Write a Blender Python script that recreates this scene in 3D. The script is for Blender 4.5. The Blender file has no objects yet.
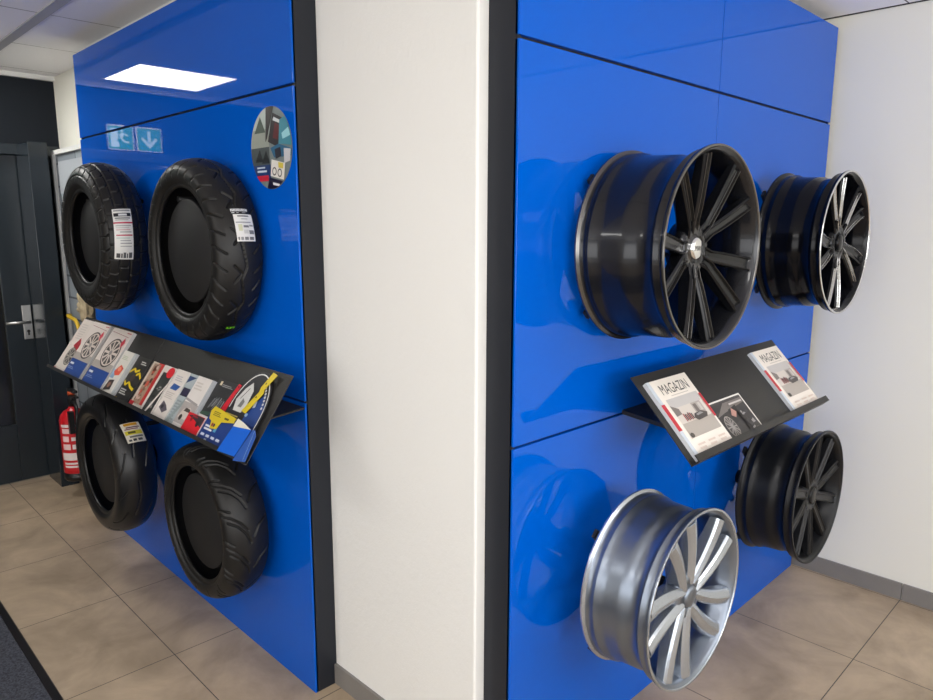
import bpy, math, random
import numpy as np
from mathutils import Matrix, Vector

PI = math.pi
SC = bpy.context.scene
COL = SC.collection
random.seed(4)

# ------------------------------------------------------------------ camera, world, lights, exposure
cam_d = bpy.data.cameras.new('camera')
cam = bpy.data.objects.new('camera', cam_d)
COL.objects.link(cam)
SC.camera = cam
CAM = Vector((-1.2669, -1.2480, 1.5965))
F_PX, PITCH, ROLL, YAW = 707.37, 0.17525, 0.00292, 0.79191
fw = Vector((math.cos(YAW) * math.cos(PITCH), math.sin(YAW) * math.cos(PITCH), -math.sin(PITCH)))
rt = Vector((math.sin(YAW), -math.cos(YAW), 0))
up = rt.cross(fw)
rt2 = math.cos(ROLL) * rt + math.sin(ROLL) * up
up2 = -math.sin(ROLL) * rt + math.cos(ROLL) * up
M = Matrix((rt2, up2, -fw)).transposed().to_4x4()
M.translation = CAM
cam.matrix_world = M
cam_d.sensor_fit = 'HORIZONTAL'
cam_d.sensor_width = 36.0
cam_d.lens = 36.0 * F_PX / 933.0
cam_d.clip_start = 0.02

world = bpy.data.worlds.new('daylight')
SC.world = world
world.use_nodes = True
bg = world.node_tree.nodes['Background']
bg.inputs[0].default_value = (0.9, 0.95, 1.0, 1)
bg.inputs[1].default_value = 0.5

def area(name, loc, rot, sx, sy, power, color):
    l = bpy.data.lights.new(name, 'AREA')
    l.shape = 'RECTANGLE'; l.size = sx; l.size_y = sy
    l.energy = power; l.color = color
    o = bpy.data.objects.new(name, l)
    COL.objects.link(o)
    o.location = loc; o.rotation_euler = rot
    return o
# daylight entering through the shop windows behind the camera and on the left
area('window_daylight_back', (-1.3, -4.35, 1.6), (math.radians(130), 0, 0), 5.6, 1.4, 146, (0.985, 0.985, 0.99))
area('window_daylight_side', (-4.35, -1.6, 1.35), (math.radians(138), 0, math.radians(-90)), 4.6, 1.9, 94, (0.985, 0.98, 0.975))

SC.view_settings.view_transform = 'Standard'
SC.view_settings.look = 'None'
SC.view_settings.gamma = 1
SC.view_settings.use_curve_mapping = False
SC.view_settings.exposure = 0.0
LAMP = 17.0     # emission of the ceiling light panels

# ------------------------------------------------------------------ materials
def new_mat(name):
    m = bpy.data.materials.new(name)
    m.use_nodes = True
    return m, m.node_tree, m.node_tree.nodes['Principled BSDF']

def s2l(c):
    return tuple(((x / 255) / 12.92 if x / 255 <= 0.04045 else (((x / 255) + 0.055) / 1.055) ** 2.4) for x in c)

def plain(name, rgb, rough=0.5, metal=0.0, coat=0.0, spec=0.5, bump=0.0, bscale=300, vary=0.0, vscale=6):
    """rgb is the surface's own colour in 0..255 display values"""
    m, t, b = new_mat(name)
    c = s2l(rgb)
    b.inputs['Base Color'].default_value = (*c, 1)
    b.inputs['Roughness'].default_value = rough
    b.inputs['Metallic'].default_value = metal
    b.inputs['Coat Weight'].default_value = coat
    b.inputs['Coat Roughness'].default_value = 0.04
    b.inputs['Specular IOR Level'].default_value = spec
    tc = t.nodes.new('ShaderNodeTexCoord')
    n = t.nodes.new('ShaderNodeTexNoise')
    n.inputs['Scale'].default_value = vscale; n.inputs['Detail'].default_value = 5
    t.links.new(tc.outputs['Object'], n.inputs['Vector'])
    r = t.nodes.new('ShaderNodeMapRange')
    r.inputs['To Min'].default_value = 1 - vary; r.inputs['To Max'].default_value = 1 + vary
    t.links.new(n.outputs['Fac'], r.inputs['Value'])
    v = t.nodes.new('ShaderNodeVectorMath'); v.operation = 'SCALE'
    v.inputs[0].default_value = c
    t.links.new(r.outputs[0], v.inputs['Scale'])
    t.links.new(v.outputs[0], b.inputs['Base Color'])
    if bump:
        n2 = t.nodes.new('ShaderNodeTexNoise')
        n2.inputs['Scale'].default_value = bscale; n2.inputs['Detail'].default_value = 4
        t.links.new(tc.outputs['Object'], n2.inputs['Vector'])
        bp = t.nodes.new('ShaderNodeBump')
        bp.inputs['Strength'].default_value = bump; bp.inputs['Distance'].default_value = 0.002
        t.links.new(n2.outputs['Fac'], bp.inputs['Height'])
        t.links.new(bp.outputs[0], b.inputs['Normal'])
    return m

def emit(name, rgb, strength):
    m, t, b = new_mat(name)
    b.inputs['Base Color'].default_value = (0.05, 0.05, 0.05, 1)
    b.inputs['Emission Color'].default_value = (*s2l(rgb), 1)
    b.inputs['Emission Strength'].default_value = strength
    return m

_ink = {}
def ink(rgb, rough=0.32):
    k = tuple(rgb) + (rough,)
    if k not in _ink:
        _ink[k] = plain('printed_paper', rgb, rough=rough, spec=0.45, vary=0.03, vscale=30)
    return _ink[k]

def plaster():
    m, t, b = new_mat('rough_white_plaster')
    b.inputs['Base Color'].default_value = (0.83, 0.82, 0.785, 1)
    b.inputs['Roughness'].default_value = 0.85
    tc = t.nodes.new('ShaderNodeTexCoord')
    mp = t.nodes.new('ShaderNodeMapping'); mp.inputs['Scale'].default_value = (1, 1, 0.7)
    t.links.new(tc.outputs['Object'], mp.inputs[0])
    a = t.nodes.new('ShaderNodeTexNoise'); a.inputs['Scale'].default_value = 45; a.inputs['Detail'].default_value = 8; a.inputs['Roughness'].default_value = 0.7
    c = t.nodes.new('ShaderNodeTexNoise'); c.inputs['Scale'].default_value = 7; c.inputs['Detail'].default_value = 4
    for n in (a, c): t.links.new(mp.outputs[0], n.inputs['Vector'])
    ad = t.nodes.new('ShaderNodeMath'); ad.operation = 'MULTIPLY_ADD'
    ad.inputs[1].default_value = 1.3
    t.links.new(c.outputs['Fac'], ad.inputs[0]); t.links.new(a.outputs['Fac'], ad.inputs[2])
    bp = t.nodes.new('ShaderNodeBump'); bp.inputs['Strength'].default_value = 0.4; bp.inputs['Distance'].default_value = 0.006
    t.links.new(ad.outputs[0], bp.inputs['Height']); t.links.new(bp.outputs[0], b.inputs['Normal'])
    return m

def grid_lines(t, tc, x0, y0, px, py, wx, wy):
    """1 on the joints of a rectangular grid laid in object x/y"""
    sep = t.nodes.new('ShaderNodeSeparateXYZ'); t.links.new(tc.outputs['Object'], sep.inputs[0])
    outs = []
    for ax, o0, p_, w in ((0, x0, px, wx), (1, y0, py, wy)):
        s = t.nodes.new('ShaderNodeMath'); s.operation = 'SUBTRACT'; s.inputs[1].default_value = o0 - 60 * p_ - p_ / 2
        t.links.new(sep.outputs[ax], s.inputs[0])
        md = t.nodes.new('ShaderNodeMath'); md.operation = 'MODULO'; md.inputs[1].default_value = p_
        t.links.new(s.outputs[0], md.inputs[0])
        d = t.nodes.new('ShaderNodeMath'); d.operation = 'SUBTRACT'; d.inputs[1].default_value = p_ / 2
        t.links.new(md.outputs[0], d.inputs[0])
        ab = t.nodes.new('ShaderNodeMath'); ab.operation = 'ABSOLUTE'; t.links.new(d.outputs[0], ab.inputs[0])
        lt = t.nodes.new('ShaderNodeMath'); lt.operation = 'LESS_THAN'; lt.inputs[1].default_value = w / 2
        t.links.new(ab.outputs[0], lt.inputs[0])
        outs.append(lt.outputs[0])
    mx = t.nodes.new('ShaderNodeMath'); mx.operation = 'MAXIMUM'
    t.links.new(outs[0], mx.inputs[0]); t.links.new(outs[1], mx.inputs[1])
    return mx.outputs[0]

def floor_mat():
    m, t, b = new_mat('stone_floor_tiles')
    tc = t.nodes.new('ShaderNodeTexCoord')
    g = grid_lines(t, tc, -0.345, 1.245, 0.6, 0.6, 0.0035, 0.0035)
    n1 = t.nodes.new('ShaderNodeTexNoise'); n1.inputs['Scale'].default_value = 3.2; n1.inputs['Detail'].default_value = 7; n1.inputs['Roughness'].default_value = 0.62; n1.inputs['Distortion'].default_value = 0.5
    t.links.new(tc.outputs['Object'], n1.inputs['Vector'])
    cr = t.nodes.new('ShaderNodeValToRGB')
    cr.color_ramp.elements[0].position = 0.32; cr.color_ramp.elements[0].color = (*s2l((144, 127, 106)), 1)
    cr.color_ramp.elements[1].position = 0.70; cr.color_ramp.elements[1].color = (*s2l((190, 169, 143)), 1)
    t.links.new(n1.outputs['Fac'], cr.inputs[0])
    mix = t.nodes.new('ShaderNodeMix'); mix.data_type = 'RGBA'
    t.links.new(g, mix.inputs[0]); t.links.new(cr.outputs[0], mix.inputs[6]); mix.inputs[7].default_value = (*s2l((66, 60, 54)), 1)
    t.links.new(mix.outputs[2], b.inputs['Base Color'])
    b.inputs['Roughness'].default_value = 0.42
    bp = t.nodes.new('ShaderNodeBump'); bp.inputs['Strength'].default_value = 0.3; bp.inputs['Distance'].default_value = 0.001; bp.invert = True
    t.links.new(g, bp.inputs['Height']); t.links.new(bp.outputs[0], b.inputs['Normal'])
    return m

def ceiling_mat():
    m, t, b = new_mat('ceiling_tiles')
    tc = t.nodes.new('ShaderNodeTexCoord')
    g = grid_lines(t, tc, -9.0, 2.255, 60, 0.65, 0.001, 0.006)
    n = t.nodes.new('ShaderNodeTexNoise'); n.inputs['Scale'].default_value = 220; n.inputs['Detail'].default_value = 3
    t.links.new(tc.outputs['Object'], n.inputs['Vector'])
    cr = t.nodes.new('ShaderNodeValToRGB')
    cr.color_ramp.elements[0].position = 0.3; cr.color_ramp.elements[0].color = (*s2l((247, 247, 252)), 1)
    cr.color_ramp.elements[1].position = 0.7; cr.color_ramp.elements[1].color = (*s2l((252, 251, 255)), 1)
    t.links.new(n.outputs['Fac'], cr.inputs[0])
    mix = t.nodes.new('ShaderNodeMix'); mix.data_type = 'RGBA'
    t.links.new(g, mix.inputs[0]); t.links.new(cr.outputs[0], mix.inputs[6]); mix.inputs[7].default_value = (*s2l((110, 108, 108)), 1)
    t.links.new(mix.outputs[2], b.inputs['Base Color'])
    b.inputs['Roughness'].default_value = 0.9
    return m

def stone_board_mat():
    m, t, b = new_mat('grey_split_stone_print')
    tc = t.nodes.new('ShaderNodeTexCoord')
    sep = t.nodes.new('ShaderNodeSeparateXYZ'); t.links.new(tc.outputs['Object'], sep.inputs[0])
    cb = t.nodes.new('ShaderNodeCombineXYZ'); t.links.new(sep.outputs[1], cb.inputs[0]); t.links.new(sep.outputs[2], cb.inputs[1])
    br = t.nodes.new('ShaderNodeTexBrick')
    br.inputs['Scale'].default_value = 1.0; br.inputs['Brick Width'].default_value = 0.33; br.inputs['Row Height'].default_value = 0.13
    br.inputs['Mortar Size'].default_value = 0.006
    br.inputs['Color1'].default_value = (*s2l((150, 158, 166)), 1); br.inputs['Color2'].default_value = (*s2l((122, 130, 138)), 1); br.inputs['Mortar'].default_value = (*s2l((70, 76, 84)), 1)
    t.links.new(cb.outputs[0], br.inputs['Vector'])
    t.links.new(br.outputs['Color'], b.inputs['Base Color'])
    b.inputs['Roughness'].default_value = 0.5
    return m

def carpet_mat():
    m, t, b = new_mat('charcoal_mat_pile')
    tc = t.nodes.new('ShaderNodeTexCoord')
    n = t.nodes.new('ShaderNodeTexNoise'); n.inputs['Scale'].default_value = 160; n.inputs['Detail'].default_value = 6
    t.links.new(tc.outputs['Object'], n.inputs['Vector'])
    cr = t.nodes.new('ShaderNodeValToRGB')
    cr.color_ramp.elements[0].position = 0.3; cr.color_ramp.elements[0].color = (*s2l((48, 50, 56)), 1)
    cr.color_ramp.elements[1].position = 0.7; cr.color_ramp.elements[1].color = (*s2l((86, 88, 96)), 1)
    t.links.new(n.outputs['Fac'], cr.inputs[0]); t.links.new(cr.outputs[0], b.inputs['Base Color'])
    b.inputs['Roughness'].default_value = 1.0; b.inputs['Specular IOR Level'].default_value = 0.1
    bp = t.nodes.new('ShaderNodeBump'); bp.inputs['Strength'].default_value = 0.6; bp.inputs['Distance'].default_value = 0.004
    t.links.new(n.outputs['Fac'], bp.inputs['Height']); t.links.new(bp.outputs[0], b.inputs['Normal'])
    return m

PLASTER = plaster()
PAINT = plain('warm_white_wall_paint', (234, 232, 221), rough=0.8, bump=0.12, bscale=120)
FLOOR = floor_mat(); CEIL = ceiling_mat(); STONE = stone_board_mat(); CARPET = carpet_mat()
RAIL = plain('ceiling_rail_metal', (176, 176, 184), rough=0.5)
BLACKWALL = plain('black_wall_paint', (24, 29, 36), rough=0.7, spec=0.2)
BASETILE = plain('grey_skirting_tile', (128, 124, 120), rough=0.45, vary=0.12, vscale=8)
BLUE = plain('glossy_blue_laminate', (0, 88, 196), rough=0.025, coat=0.0, spec=0.22)
FRAME = plain('anthracite_frame', (33, 36, 43), rough=0.45, spec=0.3)
SEAM = plain('black_seam', (8, 9, 12), rough=0.5)
TRAY = plain('black_powder_coated_steel', (38, 37, 36), rough=0.40, spec=0.35, bump=0.05, bscale=900)
RUBBER = plain('tyre_rubber', (25, 24, 23), rough=0.42, bump=0.12, bscale=500, spec=0.35)
RUBBER2 = plain('tyre_rubber_smooth', (20, 20, 21), rough=0.36, bump=0.06, bscale=500, spec=0.5)
HOLDER = plain('matt_black_holder', (21, 21, 22), rough=0.6)
DOORM = plain('petrol_grey_door_lacquer', (30, 38, 44), rough=0.28)
DOORGLASS = plain('dark_door_glazing', (34, 34, 32), rough=0.08)
STEEL = plain('brushed_steel', (190, 190, 188), rough=0.32, metal=0.9)
CHROME = plain('chrome', (215, 215, 215), rough=0.12, metal=1.0)
RED = plain('red_enamel', (196, 22, 34), rough=0.28)
WHITEP = plain('white_plastic', (225, 225, 222), rough=0.4)
BLACKP = plain('black_plastic', (20, 20, 22), rough=0.35)
GUN = plain('gloss_gunmetal_lacquer', (27, 28, 32), rough=0.27, metal=0.5, coat=0.3)
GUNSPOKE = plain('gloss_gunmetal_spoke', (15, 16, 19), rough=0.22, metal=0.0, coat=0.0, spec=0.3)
GUNEDGE = plain('gunmetal_lip_and_spoke_glint', (104, 102, 100), rough=0.22, metal=0.9)  # lighter rim lip metal; on spoke edges it paints in the bevel highlight
GLOSSBLACK = plain('gloss_black_lacquer', (9, 10, 14), rough=0.16, metal=0.0, coat=0.0, spec=0.2)
POLISH = plain('machined_aluminium', (225, 225, 224), rough=0.2, metal=0.95)
SILVER = plain('silver_wheel_lacquer', (128, 136, 148), rough=0.33, metal=0.9, coat=0.1)
SILVERSP = plain('silver_spoke_lacquer', (176, 183, 192), rough=0.27, metal=0.85, coat=0.2)
SATIN = plain('satin_black_lacquer', (20, 21, 24), rough=0.34, metal=0.1, coat=0.0, spec=0.3)
BEIGE = plain('beige_leather', (176, 160, 130), rough=0.8, bump=0.3, bscale=60, vary=0.15)
YELLOW = plain('yellow_rubber', (214, 176, 42), rough=0.5)
LAMPM = emit('lamp_diffuser', (255, 253, 248), LAMP)
GREENE = emit('lit_green_sign', (0, 140, 110), 3.5)
WHITEE = emit('lit_white_sign', (225, 255, 245), 2.6)

# ------------------------------------------------------------------ mesh helpers
class MB:
    def __init__(s): s.v = []; s.f = []; s.m = []; s.sm = []
    def add(s, vs, fs, mi=0, smooth=False):
        o = len(s.v)
        s.v += [tuple(x) for x in vs]
        s.f += [tuple(i + o for i in f) for f in fs]
        s.m += [mi] * len(fs); s.sm += [smooth] * len(fs)
        return s
    def box(s, a, b, mi=0, mat=None):
        x0, y0, z0 = a; x1, y1, z1 = b
        vs = [(x0, y0, z0), (x1, y0, z0), (x1, y1, z0), (x0, y1, z0), (x0, y0, z1), (x1, y0, z1), (x1, y1, z1), (x0, y1, z1)]
        if mat is not None: vs = [mat @ Vector(v) for v in vs]
        return s.add(vs, [(0, 3, 2, 1), (4, 5, 6, 7), (0, 1, 5, 4), (1, 2, 6, 5), (2, 3, 7, 6), (3, 0, 4, 7)], mi)
    def prism(s, pts, z0, z1, mi=0, mat=None):
        n = len(pts)
        vs = [(x, y, z0) for x, y in pts] + [(x, y, z1) for x, y in pts]
        if mat is not None: vs = [mat @ Vector(v) for v in vs]
        fs = [tuple(range(n - 1, -1, -1)), tuple(range(n, 2 * n))] + [(i, (i + 1) % n, n + (i + 1) % n, n + i) for i in range(n)]
        return s.add(vs, fs, mi)
    def lathe(s, prof, n=64, mi=0, closed=True, axis='z', mat=None, smooth=True):
        """prof: list of (r, h)"""
        vs = []; k = len(prof)
        for i in range(n):
            a = 2 * PI * i / n
            for r, h in prof: vs.append((r * math.cos(a), r * math.sin(a), h))
        if mat is not None: vs = [mat @ Vector(v) for v in vs]
        kk = k if closed else k - 1
        fs = []
        for i in range(n):
            j = (i + 1) % n
            for q in range(kk):
                q2 = (q + 1) % k
                fs.append((i * k + q, j * k + q, j * k + q2, i * k + q2))
        return s.add(vs, fs, mi, smooth)
    def cyl(s, p0, p1, r, n=20, mi=0, r2=None):
        p0 = Vector(p0); p1 = Vector(p1); d = p1 - p0
        q = d.to_track_quat('Z', 'Y').to_matrix()
        r2 = r if r2 is None else r2
        vs = []
        for k, (c, rr) in enumerate(((p0, r), (p1, r2))):
            for i in range(n):
                a = 2 * PI * i / n
                vs.append(c + q @ Vector((rr * math.cos(a), rr * math.sin(a), 0)))
        o = len(s.v)
        s.add(vs, [(i, (i + 1) % n, n + (i + 1) % n, n + i) for i in range(n)], mi, True)
        s.f += [tuple(o + i for i in range(n - 1, -1, -1)), tuple(o + n + i for i in range(n))]
        s.m += [mi, mi]; s.sm += [False, False]
        return s
    def tube(s, pts, r, n=10, mi=0):
        pts = [Vector(p) for p in pts]; vs = []
        for i, p in enumerate(pts):
            d = (pts[min(i + 1, len(pts) - 1)] - pts[max(i - 1, 0)]).normalized()
            q = d.to_track_quat('Z', 'Y').to_matrix()
            for k in range(n):
                a = 2 * PI * k / n
                vs.append(p + q @ Vector((r * math.cos(a), r * math.sin(a), 0)))
        fs = [(i * n + k, i * n + (k + 1) % n, (i + 1) * n + (k + 1) % n, (i + 1) * n + k) for i in range(len(pts) - 1) for k in range(n)]
        fs += [tuple(range(n - 1, -1, -1)), tuple((len(pts) - 1) * n + k for k in range(n))]
        return s.add(vs, fs, mi, True)
    def build(s, name, mats, parent=None, mat_world=None, bevel=0.0, fix=False):
        me = bpy.data.meshes.new(name)
        me.from_pydata(s.v, [], s.f)
        for m in (mats if isinstance(mats, (list, tuple)) else [mats]): me.materials.append(m)
        me.polygons.foreach_set('material_index', s.m)
        me.polygons.foreach_set('use_smooth', s.sm)
        if fix:
            import bmesh
            bm = bmesh.new(); bm.from_mesh(me); bmesh.ops.recalc_face_normals(bm, faces=bm.faces); bm.to_mesh(me); bm.free()
        me.update()
        o = bpy.data.objects.new(name, me)
        COL.objects.link(o)
        if parent: o.parent = parent
        if mat_world is not None: o.matrix_local = mat_world
        if bevel:
            b = o.modifiers.new('bevel', 'BEVEL'); b.width = bevel; b.segments = 2; b.limit_method = 'ANGLE'
        return o

def tag(o, label, cat, group=None):
    o['label'] = label; o['category'] = cat
    if group: o['group'] = group
    return o
def thing(name, label, cat, mat, group=None):
    o = bpy.data.objects.new(name, None); COL.objects.link(o)
    o.empty_display_size = 0.05
    o.matrix_world = mat
    return tag(o, label, cat, group)
def structure(o):
    o['kind'] = 'structure'; return o
T = Matrix.Translation

_txt = {}
def text_mesh(s, bold=False):
    if s in _txt: return _txt[s]
    cu = bpy.data.curves.new('t', 'FONT'); cu.body = s; cu.size = 1; cu.resolution_u = 3
    if bold: cu.offset = 0.012
    ob = bpy.data.objects.new('t', cu); COL.objects.link(ob)
    dg = bpy.context.evaluated_depsgraph_get()
    me = ob.evaluated_get(dg).to_mesh()
    vs = [tuple(v.co) for v in me.vertices]; fs = [tuple(p.vertices) for p in me.polygons]
    bpy.data.objects.remove(ob); bpy.data.curves.remove(cu)
    x0 = min(v[0] for v in vs); x1 = max(v[0] for v in vs)
    y0 = min(v[1] for v in vs); y1 = max(v[1] for v in vs)
    vs = [((v[0] - x0) / (x1 - x0), (v[1] - y0) / (y1 - y0), 0) for v in vs]
    _txt[s] = (vs, fs); return _txt[s]

# ------------------------------------------------------------------ room shell
WX = 2.074      # right-hand wall
CZ = 2.463      # ceiling height
YD = 3.70       # far (door) wall
XL, YB = -4.5, -4.5

b = MB().box((XL, YB, -0.1), (WX + 0.15, YD + 0.2, 0.0)); structure(b.build('floor', FLOOR))
b = MB().box((XL, YB, CZ), (WX + 0.15, YD + 0.2, CZ + 0.1)); structure(b.build('ceiling', CEIL))
for i, x in enumerate((-0.31,)):
    structure(MB().box((x - 0.022, -4.4, CZ - 0.006), (x + 0.022, 3.69, CZ + 0.001)).build('trim_1', RAIL))
structure(MB().box((-4.4, YD - 0.03, CZ - 0.025), (0.12, YD + 0.001, CZ + 0.001)).build('trim_2', WHITEP))
# pier: left face X=0, right face Y=0
p = MB()
r = 0.006
p.prism([(0, 2.75), (0, r), (r * .3, r * .3), (r, 0), (WX + 0.1, 0), (WX + 0.1, 0.3), (0.3, 0.3), (0.3, 2.75)], 0, CZ)
structure(p.build('wall_pier', PLASTER))
structure(MB().box((0.105, 2.75, 0), (0.3, YD + 0.1, CZ)).build('wall_left', PAINT))
structure(MB().box((WX, YB, 0), (WX + 0.15, 0.0, CZ)).build('wall_right', PAINT))
structure(MB().box((WX - 0.006, YB + 0.1, CZ - 0.004), (WX, -0.001, CZ)).build('trim_3', plain('dark_edge_rail', (50, 48, 46), rough=0.8)))  # thin dark rail line where the right wall meets the ceiling
# far wall around the door opening X -0.99..-0.10
w = MB().box((XL, YD, 0), (-1.03, YD + 0.12, CZ)).box((-1.03, YD, 2.04), (0.105, YD + 0.12, CZ)).box((-0.06, YD, 0), (0.105, YD + 0.12, 2.04))
structure(w.build('wall_far', BLACKWALL))
# window walls behind and to the left of the camera
w = MB().box((XL - .15, YB - .15, 0), (WX + .15, YB, 0.4)).box((XL - .15, YB - .15, 2.3), (WX + .15, YB, CZ)).box((1.5, YB - .15, 0.4), (WX + .15, YB, 2.3)).box((XL - .15, YB - .15, 0.4), (-4.1, YB, 2.3))
structure(w.build('wall_back', PAINT))
w = MB().box((XL - .15, YB, 0), (XL, YD + .2, 0.4)).box((XL - .15, YB, 2.3), (XL, YD + .2, CZ)).box((XL - .15, 0.7, 0.4), (XL, YD + .2, 2.3)).box((XL - .15, YB, 0.4), (XL, -3.9, 2.3))
structure(w.build('wall_side', PAINT))
w = MB()
for x in (-4.1, -2.25, -0.4, 1.45): w.box((x, YB - .1, .4), (x + .05, YB - .04, 2.3))
for z in (.4, 2.25): w.box((-4.1, YB - .1, z), (1.5, YB - .04, z + .05))
structure(w.build('window_1', FRAME))
w = MB()
for y in (-3.9, -1.65, 0.65): w.box((XL - .1, y, .4), (XL - .04, y + .05, 2.3))
for z in (.4, 2.25): w.box((XL - .1, -3.9, z), (XL - .04, .7, z + .05))
structure(w.build('window_2', FRAME))
# skirting
HB = 0.074
structure(MB().box((-0.010, 0.0, 0), (0, 0.682, HB)).build('baseboard_pier', BASETILE))
bb = MB()
y = -0.1
ys = [-0.001, -0.558, -1.158, -1.758, -2.358, -2.958, -3.558, -4.4]
for i in range(len(ys) - 1): bb.box((WX - 0.010, ys[i + 1] + 0.002, 0), (WX, ys[i] - 0.001, HB))
structure(bb.build('baseboard_right', BASETILE))

# door
dr = thing('door_1', '', '', T((-0.52, YD, 0)))
for k in ('label', 'category'): del dr[k]
dr['kind'] = 'structure'
D = MB().box((-0.49, 0.02, 0.008), (-0.335, 0.065, 1.995)).box((0.245, 0.02, 0.008), (0.455, 0.065, 1.995)).box((-0.335, 0.02, 0.008), (0.245, 0.065, 0.37)).box((-0.335, 0.02, 1.87), (0.245, 0.065, 1.995))
D.build('door_leaf', DOORM, dr, bevel=0.003)
MB().box((-0.337, 0.035, 0.368), (0.247, 0.05, 1.872)).build('door_glazing', DOORGLASS, dr)
D = MB().box((-0.56, -0.03, 0), (-0.49, 0.07, 2.055)).box((-0.49, -0.03, 1.995), (0.62, 0.07, 2.055)).box((0.455, -0.02, 0), (0.49, 0.07, 1.995))
D.build('door_frame', DOORM, dr, bevel=0.003)
h = MB().box((0.335, 0.008, 0.895), (0.385, 0.02, 1.105)).build('handle_plate', STEEL, dr, bevel=0.003)
MB().cyl((0.36, 0.008, 1.005), (0.36, -0.045, 1.005), 0.010).cyl((0.365, -0.045, 1.005), (0.235, -0.045, 1.008), 0.0085).build('lever', STEEL, h)
MB().cyl((0.36, 0.0085, 0.945), (0.36, 0.0065, 0.945), 0.009).box((0.355, 0.0065, 0.92), (0.365, 0.0085, 0.94)).build('keyhole', BLACKP, h)
# glossy protruding post beside the door
structure(MB().box((-0.131, 3.44, 0), (-0.030, YD, 2.055)).build('trim_4', plain('petrol_grey_gloss', (32, 40, 47), rough=0.2), bevel=0.003))

# stone-print board in a white frame on the wall beyond the left display
bd = thing('display_board', 'tall grey stone-patterned board in a thin white frame beside the dark door', 'board', T((0.034, 3.13, 0.25)))
MB().box((-0.012, -0.36, 0.0), (0.06, 0.36, 1.74)).build('board_panel', STONE, bd)
fr = MB()
fr.box((-0.03, -0.385, -0.02), (0.07, -0.36, 1.765)).box((-0.03, 0.36, -0.02), (0.07, 0.385, 1.765)).box((-0.03, -0.36, 1.74), (0.07, 0.36, 1.765)).box((-0.03, -0.36, -0.02), (0.07, 0.36, 0.0))
fr.build('board_frame', WHITEP, bd)
MB().box((-0.016, -0.30, 1.52), (-0.0125, 0.31, 1.70)).build('header_plate', plain('pale_grey_plate', (172, 178, 184), rough=0.5), bd)

# yellow hose and beige glove hanging on the board
cord = MB().tube([(0.006, 3.44, 1.052), (-.012, 3.42, 1.055), (-.025, 3.36, 1.056), (-.03, 3.29, 1.054), (-.03, 3.225, 1.05), (-.03, 3.185, 1.03), (-.03, 3.155, 0.99), (-.03, 3.13, 0.93), (-.02, 3.11, 0.85)], 0.011)
tag(cord.build('yellow_hose', YELLOW), 'short yellow hose curving down on the grey stone-patterned board', 'hose')
gl = MB()
import bmesh
def glove():
    bm = bmesh.new()
    bmesh.ops.create_icosphere(bm, subdivisions=4, radius=1.0)
    for v in bm.verts:
        c = v.co.copy()
        n1 = math.sin(c.y * 7 + c.z * 3) * .18 + math.sin(c.z * 11 - c.y * 5) * .12 + math.sin(c.y * 17 + 2) * .06
        v.co = Vector((c.x * 0.022, c.y * (0.085 + .02 * math.sin(c.z * 4)), c.z * 0.10)) * (1 + n1)
    for k, (dy, dz) in enumerate(((-.055, .09), (-.02, .11), (.02, .105), (.055, .085), (.095, .03))):
        g = bmesh.ops.create_uvsphere(bm, u_segments=14, v_segments=8, radius=1.0)
        for v in g['verts']:
            c = v.co
            ang = math.atan2(dy, dz) * (0.9 if k < 4 else 1)
            x, yy, zz = c.x * .014, c.y * .017, c.z * .045
            v.co = Vector((x, dy + yy * math.cos(ang) + zz * math.sin(ang), dz - yy * math.sin(ang) + zz * math.cos(ang)))
    for f in bm.faces: f.smooth = True
    me = bpy.data.meshes.new('work_glove'); bm.to_mesh(me); bm.free(); me.materials.append(BEIGE)
    o = bpy.data.objects.new('work_glove', me); COL.objects.link(o)
    o.location = (-0.028, 3.02, 1.12); o.rotation_euler = (math.radians(-20), 0, 0)
    return tag(o, 'crumpled beige work glove hanging on the grey stone-patterned board', 'glove')
glove()

# fire extinguisher on a wall bracket beside the post
ex = thing('fire_extinguisher', 'red fire extinguisher hanging low beside the dark door post', 'fire extinguisher', T((-0.080, 3.25, 0.10)))
prof = [(0.0, 0.035), (0.068, 0.035), (0.076, 0.05), (0.076, 0.36), (0.070, 0.39), (0.050, 0.415), (0.025, 0.428), (0.020, 0.44), (0.0, 0.44)]
MB().lathe(prof, 40, closed=False).build('cylinder_body', RED, ex)
MB().lathe([(0.0, 0.0), (0.068, 0.0), (0.076, 0.01), (0.077, 0.05), (0.0, 0.051)], 40, closed=False).build('foot_ring', BLACKP, ex)
def wrap_label(a0, a1, z0, z1, r, mats, rows, parent, name):
    L = MB(); n = 14
    def patch(a0, a1, z0, z1, r, mi):
        vs = []; fs = []
        for i in range(n + 1):
            a = a0 + (a1 - a0) * i / n
            vs += [(r * math.cos(a), r * math.sin(a), z0), (r * math.cos(a), r * math.sin(a), z1)]
        for i in range(n): fs.append((2 * i, 2 * i + 2, 2 * i + 3, 2 * i + 1))
        L.add(vs, fs, mi, True)
    patch(a0, a1, z0, z1, r, 0)
    for (u0, u1, w0, w1, mi) in rows: patch(a0 + (a1 - a0) * u0, a0 + (a1 - a0) * u1, z0 + (z1 - z0) * w0, z0 + (z1 - z0) * w1, r + 0.0006, mi)
    return L.build(name, mats, parent)
rows = [(0.05, .95, .93, .99, 1), (0.1, .5, .80, .9, 2), (.55, .9, .8, .9, 2), (.1, .4, .62, .74, 2), (.5, .92, .64, .72, 1), (.1, .45, .45, .57, 2), (.52, .9, .46, .56, 1), (0, 1, .22, .38, 1), (.1, .9, .06, .10, 1), (.1, .8, .13, .17, 1)]
wrap_label(-PI * 0.95, -PI * .40, 0.07, 0.35, 0.0765, [plain('label_red', (200, 30, 40), rough=.3), ink((235, 225, 222)), ink((240, 205, 205))], rows, ex, 'instruction_label')
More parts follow.
